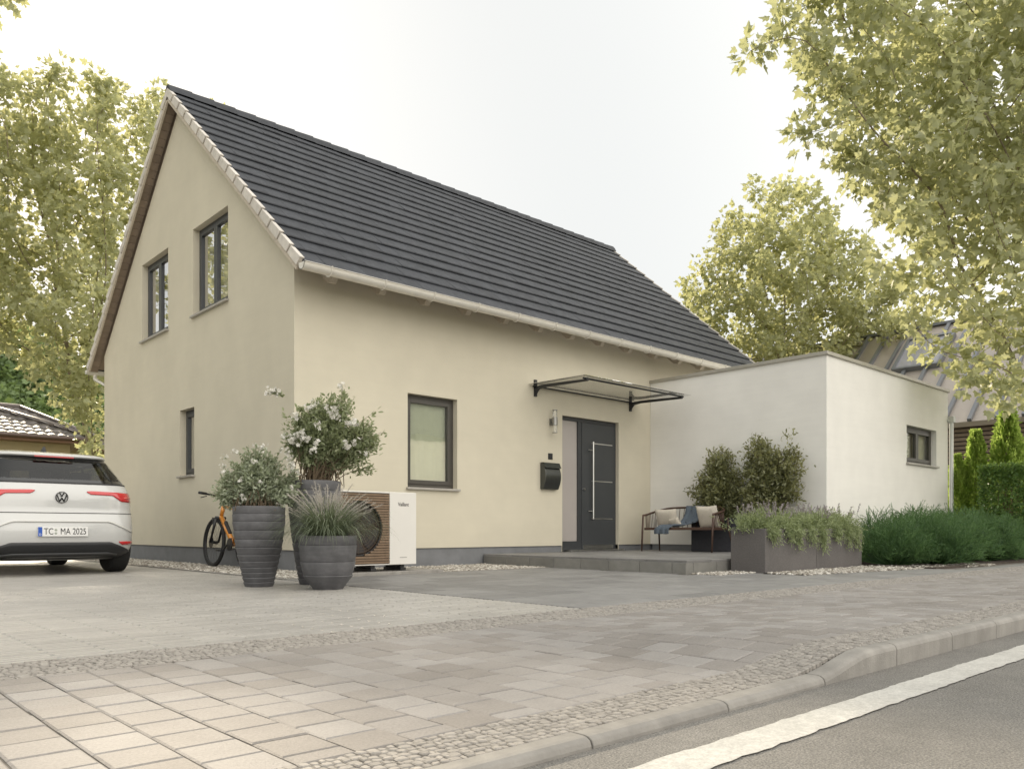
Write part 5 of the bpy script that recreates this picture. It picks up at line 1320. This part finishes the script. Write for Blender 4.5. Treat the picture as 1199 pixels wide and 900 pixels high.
# ------------------------------------------------------------------ neighbours, left (tiled hip roofs)
m_ntile=M('brown_tile',(.15,.135,.125),.5,rnd=.22,var=.1,vs=3,spec=.5)
m_nwall=M('ochre_render',(.50,.42,.26),.85,var=.05,bump=.2,bs=80)
m_nfas=M('brown_fascia',(.22,.12,.075),.5)
def hiphouse(name,x0,x1,y0,y1,ze,rise,label,ov=.6):
    t=thing(name,((x0+x1)/2,(y0+y1)/2,0),label,'house')
    b=MB(); b.box(x0+ov,x1-ov,y0+ov,y1-ov,-.1,ze-.02); b.build('wall',m_nwall,t)
    hy=(y1-y0)/2; ym=(y0+y1)/2; zr=ze+rise; xr0=x0+hy;xr1=x1-hy
    b=MB(); b.box(x0,x1,y0,y1,ze-.16,ze-.001); b.build('eave_board',m_nfas,t)
    b=MB()
    def slope(o,u,n,L_,hyp,tri):  # o origin at eave, u along eave, n inward horizontal unit
        o=np.array(o,float);u=np.array(u,float);n=np.array(n,float); run=hy; rows=int(hyp/.34); tw=.27
        for j in range(rows):
            t0=j/rows;t1=(j+1.15)/rows
            i=0
            lo=hy*t0;hi=L_-hy*t0
            k0=int(lo/tw);k1=int(hi/tw)+1
            for k in range(k0,k1):
                a=max(k*tw,lo-.02);c=min((k+1)*tw,hi+.02)
                if c-a<.03: continue
                P=[];m=4
                for tt,dz in((t0,.05),(t1,.008)):
                    for q in range(m+1):
                        s=a+(c-a)*q/m; bz=.035*math.sin(PI*q/m)**1.0
                        p=o+u*s+n*run*min(tt,1); P.append((p[0],p[1],ze+rise*min(tt,1)+dz+bz))
                F=[(q,q+1,q+6,q+5) for q in range(m)]
                p0=[(x_,y_,z_-.05) for x_,y_,z_ in P[:5]]; P+=p0
                F+=[(10+q,11+q,q+1,q) for q in range(m)]
                b.add(P,F,random.random())
    hyp=math.hypot(hy,rise)
    slope((x0,y0,0),(1,0,0),(0,1,0),x1-x0,hyp,0)
    slope((x1,y0,0),(0,1,0),(-1,0,0),y1-y0,hyp,1)
    slope((x0,y1,0),(0,-1,0),(1,0,0),y1-y0,hyp,1)
    b.add([(x0,y1,ze),(x1,y1,ze),(xr1,ym,zr),(xr0,ym,zr)],[(0,1,2,3)],.5)
    b.build('roof',m_ntile,t)
    b=MB()
    b.tube([(xr0,ym,zr+.05),(xr1,ym,zr+.05)],.11,8)
    for (a,c) in(((x0,y0),(xr0,ym)),((x1,y0),(xr1,ym)),((x1,y1),(xr1,ym)),((x0,y1),(xr0,ym))): b.tube([(a[0],a[1],ze+.06),(c[0],c[1],zr+.05)],.10,8)
    b.build('ridge_tiles',M('ridge_brown',(.12,.10,.09),.5),t,smooth=True)
    b=MB(); b.tube([(x0,y0-.06,ze-.03),(x1+.06,y0-.06,ze-.03)],.06,10); b.tube([(x1+.06,y0-.06,ze-.03),(x1+.06,y1,ze-.03)],.06,10); b.build('gutter',M('brown_gutter',(.10,.06,.045),.4),t,smooth=True)
    return t
hiphouse('house',-9,2.9,18.9,24.9,3.45,1.25,'low brown tiled hip roof house just behind the parked car')
hiphouse('house',-8.5,6.3,27.4,33.8,4.05,1.75,'further brown tiled house whose ridge shows above the nearer roof')

# ------------------------------------------------------------------ neighbour, right (standing seam roof)
nb=thing('house',(24,1,0),'neighbouring house with pale standing seam metal roof and skylight','house')
m_seam=M('metal_roof',(.42,.375,.335),.42,metal=.35,var=.05,vs=.8,rvar=.05); m_seamd=M('seam_metal',(.20,.21,.23),.4,metal=.4)
m_clad=M('wood_cladding',(.20,.155,.12),.8,rnd=.22,var=.15,vs=4)
EX,EZ_,RX,RZ_=18.0,3.35,22.1,6.95; NY0,NY1=-6.5,9.0
b=MB(); b.add([(EX,NY0,EZ_),(EX,NY1,EZ_),(RX,NY1,RZ_),(RX,NY0,RZ_),(EX+.06,NY0,EZ_-.12),(EX+.06,NY1,EZ_-.12),(2*RX-EX,NY1,EZ_),(2*RX-EX,NY0,EZ_)],[(0,3,2,1),(0,1,5,4),(3,7,6,2)],.5); b.build('roof',m_seam,nb)
sl=math.hypot(RX-EX,RZ_-EZ_); ux,uz=(RX-EX)/sl,(RZ_-EZ_)/sl
b=MB(); y=NY0+.1
while y<NY1:
    b.beam((EX-.01-uz*.04,y,EZ_+.04*ux),(RX-uz*.04,y,RZ_+.04*ux),.10,.09,up=(-uz,0,ux)); y+=.62
b.build('seam',m_seamd,nb)
b=MB(); b.beam((RX,NY0,RZ_+.04),(RX,NY1,RZ_+.04),.22,.08); b.build('ridge_cap',m_seamd,nb)
b=MB(); b.box(EX+.45,2*RX-EX-.4,NY0+.3,NY1-.3,0,2.75); b.build('wall',m_nwall,nb)
b=MB(); z=2.2
while z<3.25: b.box(EX+.30,EX+.42,NY0+.25,NY1-.2,z,z+.085); z+=.115
b.build('cladding',m_clad,nb)
b=MB(); b.box(EX+.42,EX+.45,NY0+.25,NY1-.2,2.0,3.3); b.build('cladding_backing',m_dark,nb)
b=MB(); b.box(EX+.33,EX+.36,NY0+.6,NY1-.6,.6,2.2); b.build('dark_window_band',m_dark,nb)
# skylight centre near px1085,py410
def on(y,s,h): return (EX+ux*s-uz*h,y,EZ_+uz*s+ux*h)
sy0,sy1,s0,s1=-.55,.75,2.95,4.6
b=MB()
for (a,c) in(((sy0,s0),(sy1,s0)),((sy1,s0),(sy1,s1)),((sy1,s1),(sy0,s1)),((sy0,s1),(sy0,s0))): b.beam(on(a[0],a[1],.08),on(c[0],c[1],.08),.09,.16,up=(-uz,0,ux))
sk=b.build('skylight',m_seamd,nb)
b=MB(); b.add([on(sy0,s0,.11),on(sy1,s0,.11),on(sy1,s1,.11),on(sy0,s1,.11)],[(0,1,2,3)]); b.build('pane',M('skylight_glass',(.30,.30,.33),.12,spec=.8),sk)

# ------------------------------------------------------------------ hill with woodland
m_wood=leafmat('woodland',(.07,.12,.055),(.20,.27,.11),(.22,.30,.09),.35)
xs=np.linspace(-140,160,80);ys=np.linspace(95,330,40)
def hz(x,y):
    # high on the left of the picture, low to the right
    p=np.array([x+4.92,y+9.41]); X=p@RTV;Y=p@FWD; az=X/max(Y,1)
    rise=1/(1+math.exp((az+.45)*14)); return (4+34*rise)*float(sm((y-100)/90))+2*math.sin(x*.05)+1.5*math.sin(y*.07+x*.02)
V=[(x,y,hz(x,y)-1) for y in ys for x in xs];F=[(j*80+i,j*80+i+1,(j+1)*80+i+1,(j+1)*80+i) for j in range(39) for i in range(79)]
b=MB(); b.add(V,F,.5); struct(b.build('hill',m_grass))
P=[];S=[];RN=[]
for q in range(1500):
    for _ in range(20):
        x=rng.uniform(-120,150);y=rng.uniform(100,230); p=np.array([x+4.92,y+9.41]); az=(p@RTV)/(p@FWD)
        if -1.1<az<-.30: break
    c=np.array([x,y,hz(x,y)+1.5]); R0=rng.uniform(2.2,4.0); k=150; d=runit(k); d[:,2]=np.abs(d[:,2])*1.2-.1
    P.append(c+d*R0*(rng.random((k,1))**.25)*[1,1,1.25]);S.append(np.full(k,R0*.27));tone=rng.random()
    RN.append(np.clip(tone*.8+rng.random(k)*.3,0,1))
P=np.concatenate(P);n=len(P)
V,s_,i,r=instmesh(DIAM[0]*[1.8,1,1],DIAM[1],P,frames(runit(n),rng.normal(size=(n,3))*.6+[0,0,1]),np.concatenate(S)*rng.uniform(.6,1.3,n),np.concatenate(RN))
tag(fastmesh('woodland',V,s_,i,r,m_wood),'dark green wooded hillside beyond the left tiled roofs','woodland',kind='stuff')

# ------------------------------------------------------------------ surroundings outside the frame (seen in reflections; left trees added to shade the gable)
T0=bpy.data.objects['plane_tree']
for (x,y,rz,sc,lb) in [(-15.5,-1.5,1.0,.95,'unseen tree left of the driveway, added to shade the gable, nearest the street'),(-14.5,6.5,2.6,1.05,'unseen tree left of the driveway, added to shade the gable, beside the parked car'),(9.5,-22.5,4.0,.85,'street tree across the road, mirrored in the front window'),(27.5,-23,5.2,.9,'street tree across the road, farther right')]:
    o=copy_tree(T0); o.location=(x,y,0); o.rotation_euler=(0,0,rz); o.scale=(sc,sc,sc); o['label']=lb
hh=thing('house',(19,-28,0),'pale rendered house across the street, mirrored in the front window','house')
b=MB(); b.box(12,26,-33,-24.5,0,5.6); b.build('wall',m_white_st,hh)
b=MB(); b.add([(11.6,-24.1,5.4),(26.4,-24.1,5.4),(26.4,-28.75,9.0),(11.6,-28.75,9.0),(11.6,-33.4,5.4),(26.4,-33.4,5.4)],[(0,1,2,3),(3,2,5,4),(0,3,4),(1,5,2)],.5); b.build('roof',m_tile,hh)
b=MB()
for k in range(26): b.box(12.0,26.0,-24.49,-24.46,.3+k*.2,.48+k*.2)
b.build('siding',m_white_st,hh)
for o in bpy.data.objects:
    if o.name.split('.')[0]=='plane_tree': o['group']='plane trees around the house'
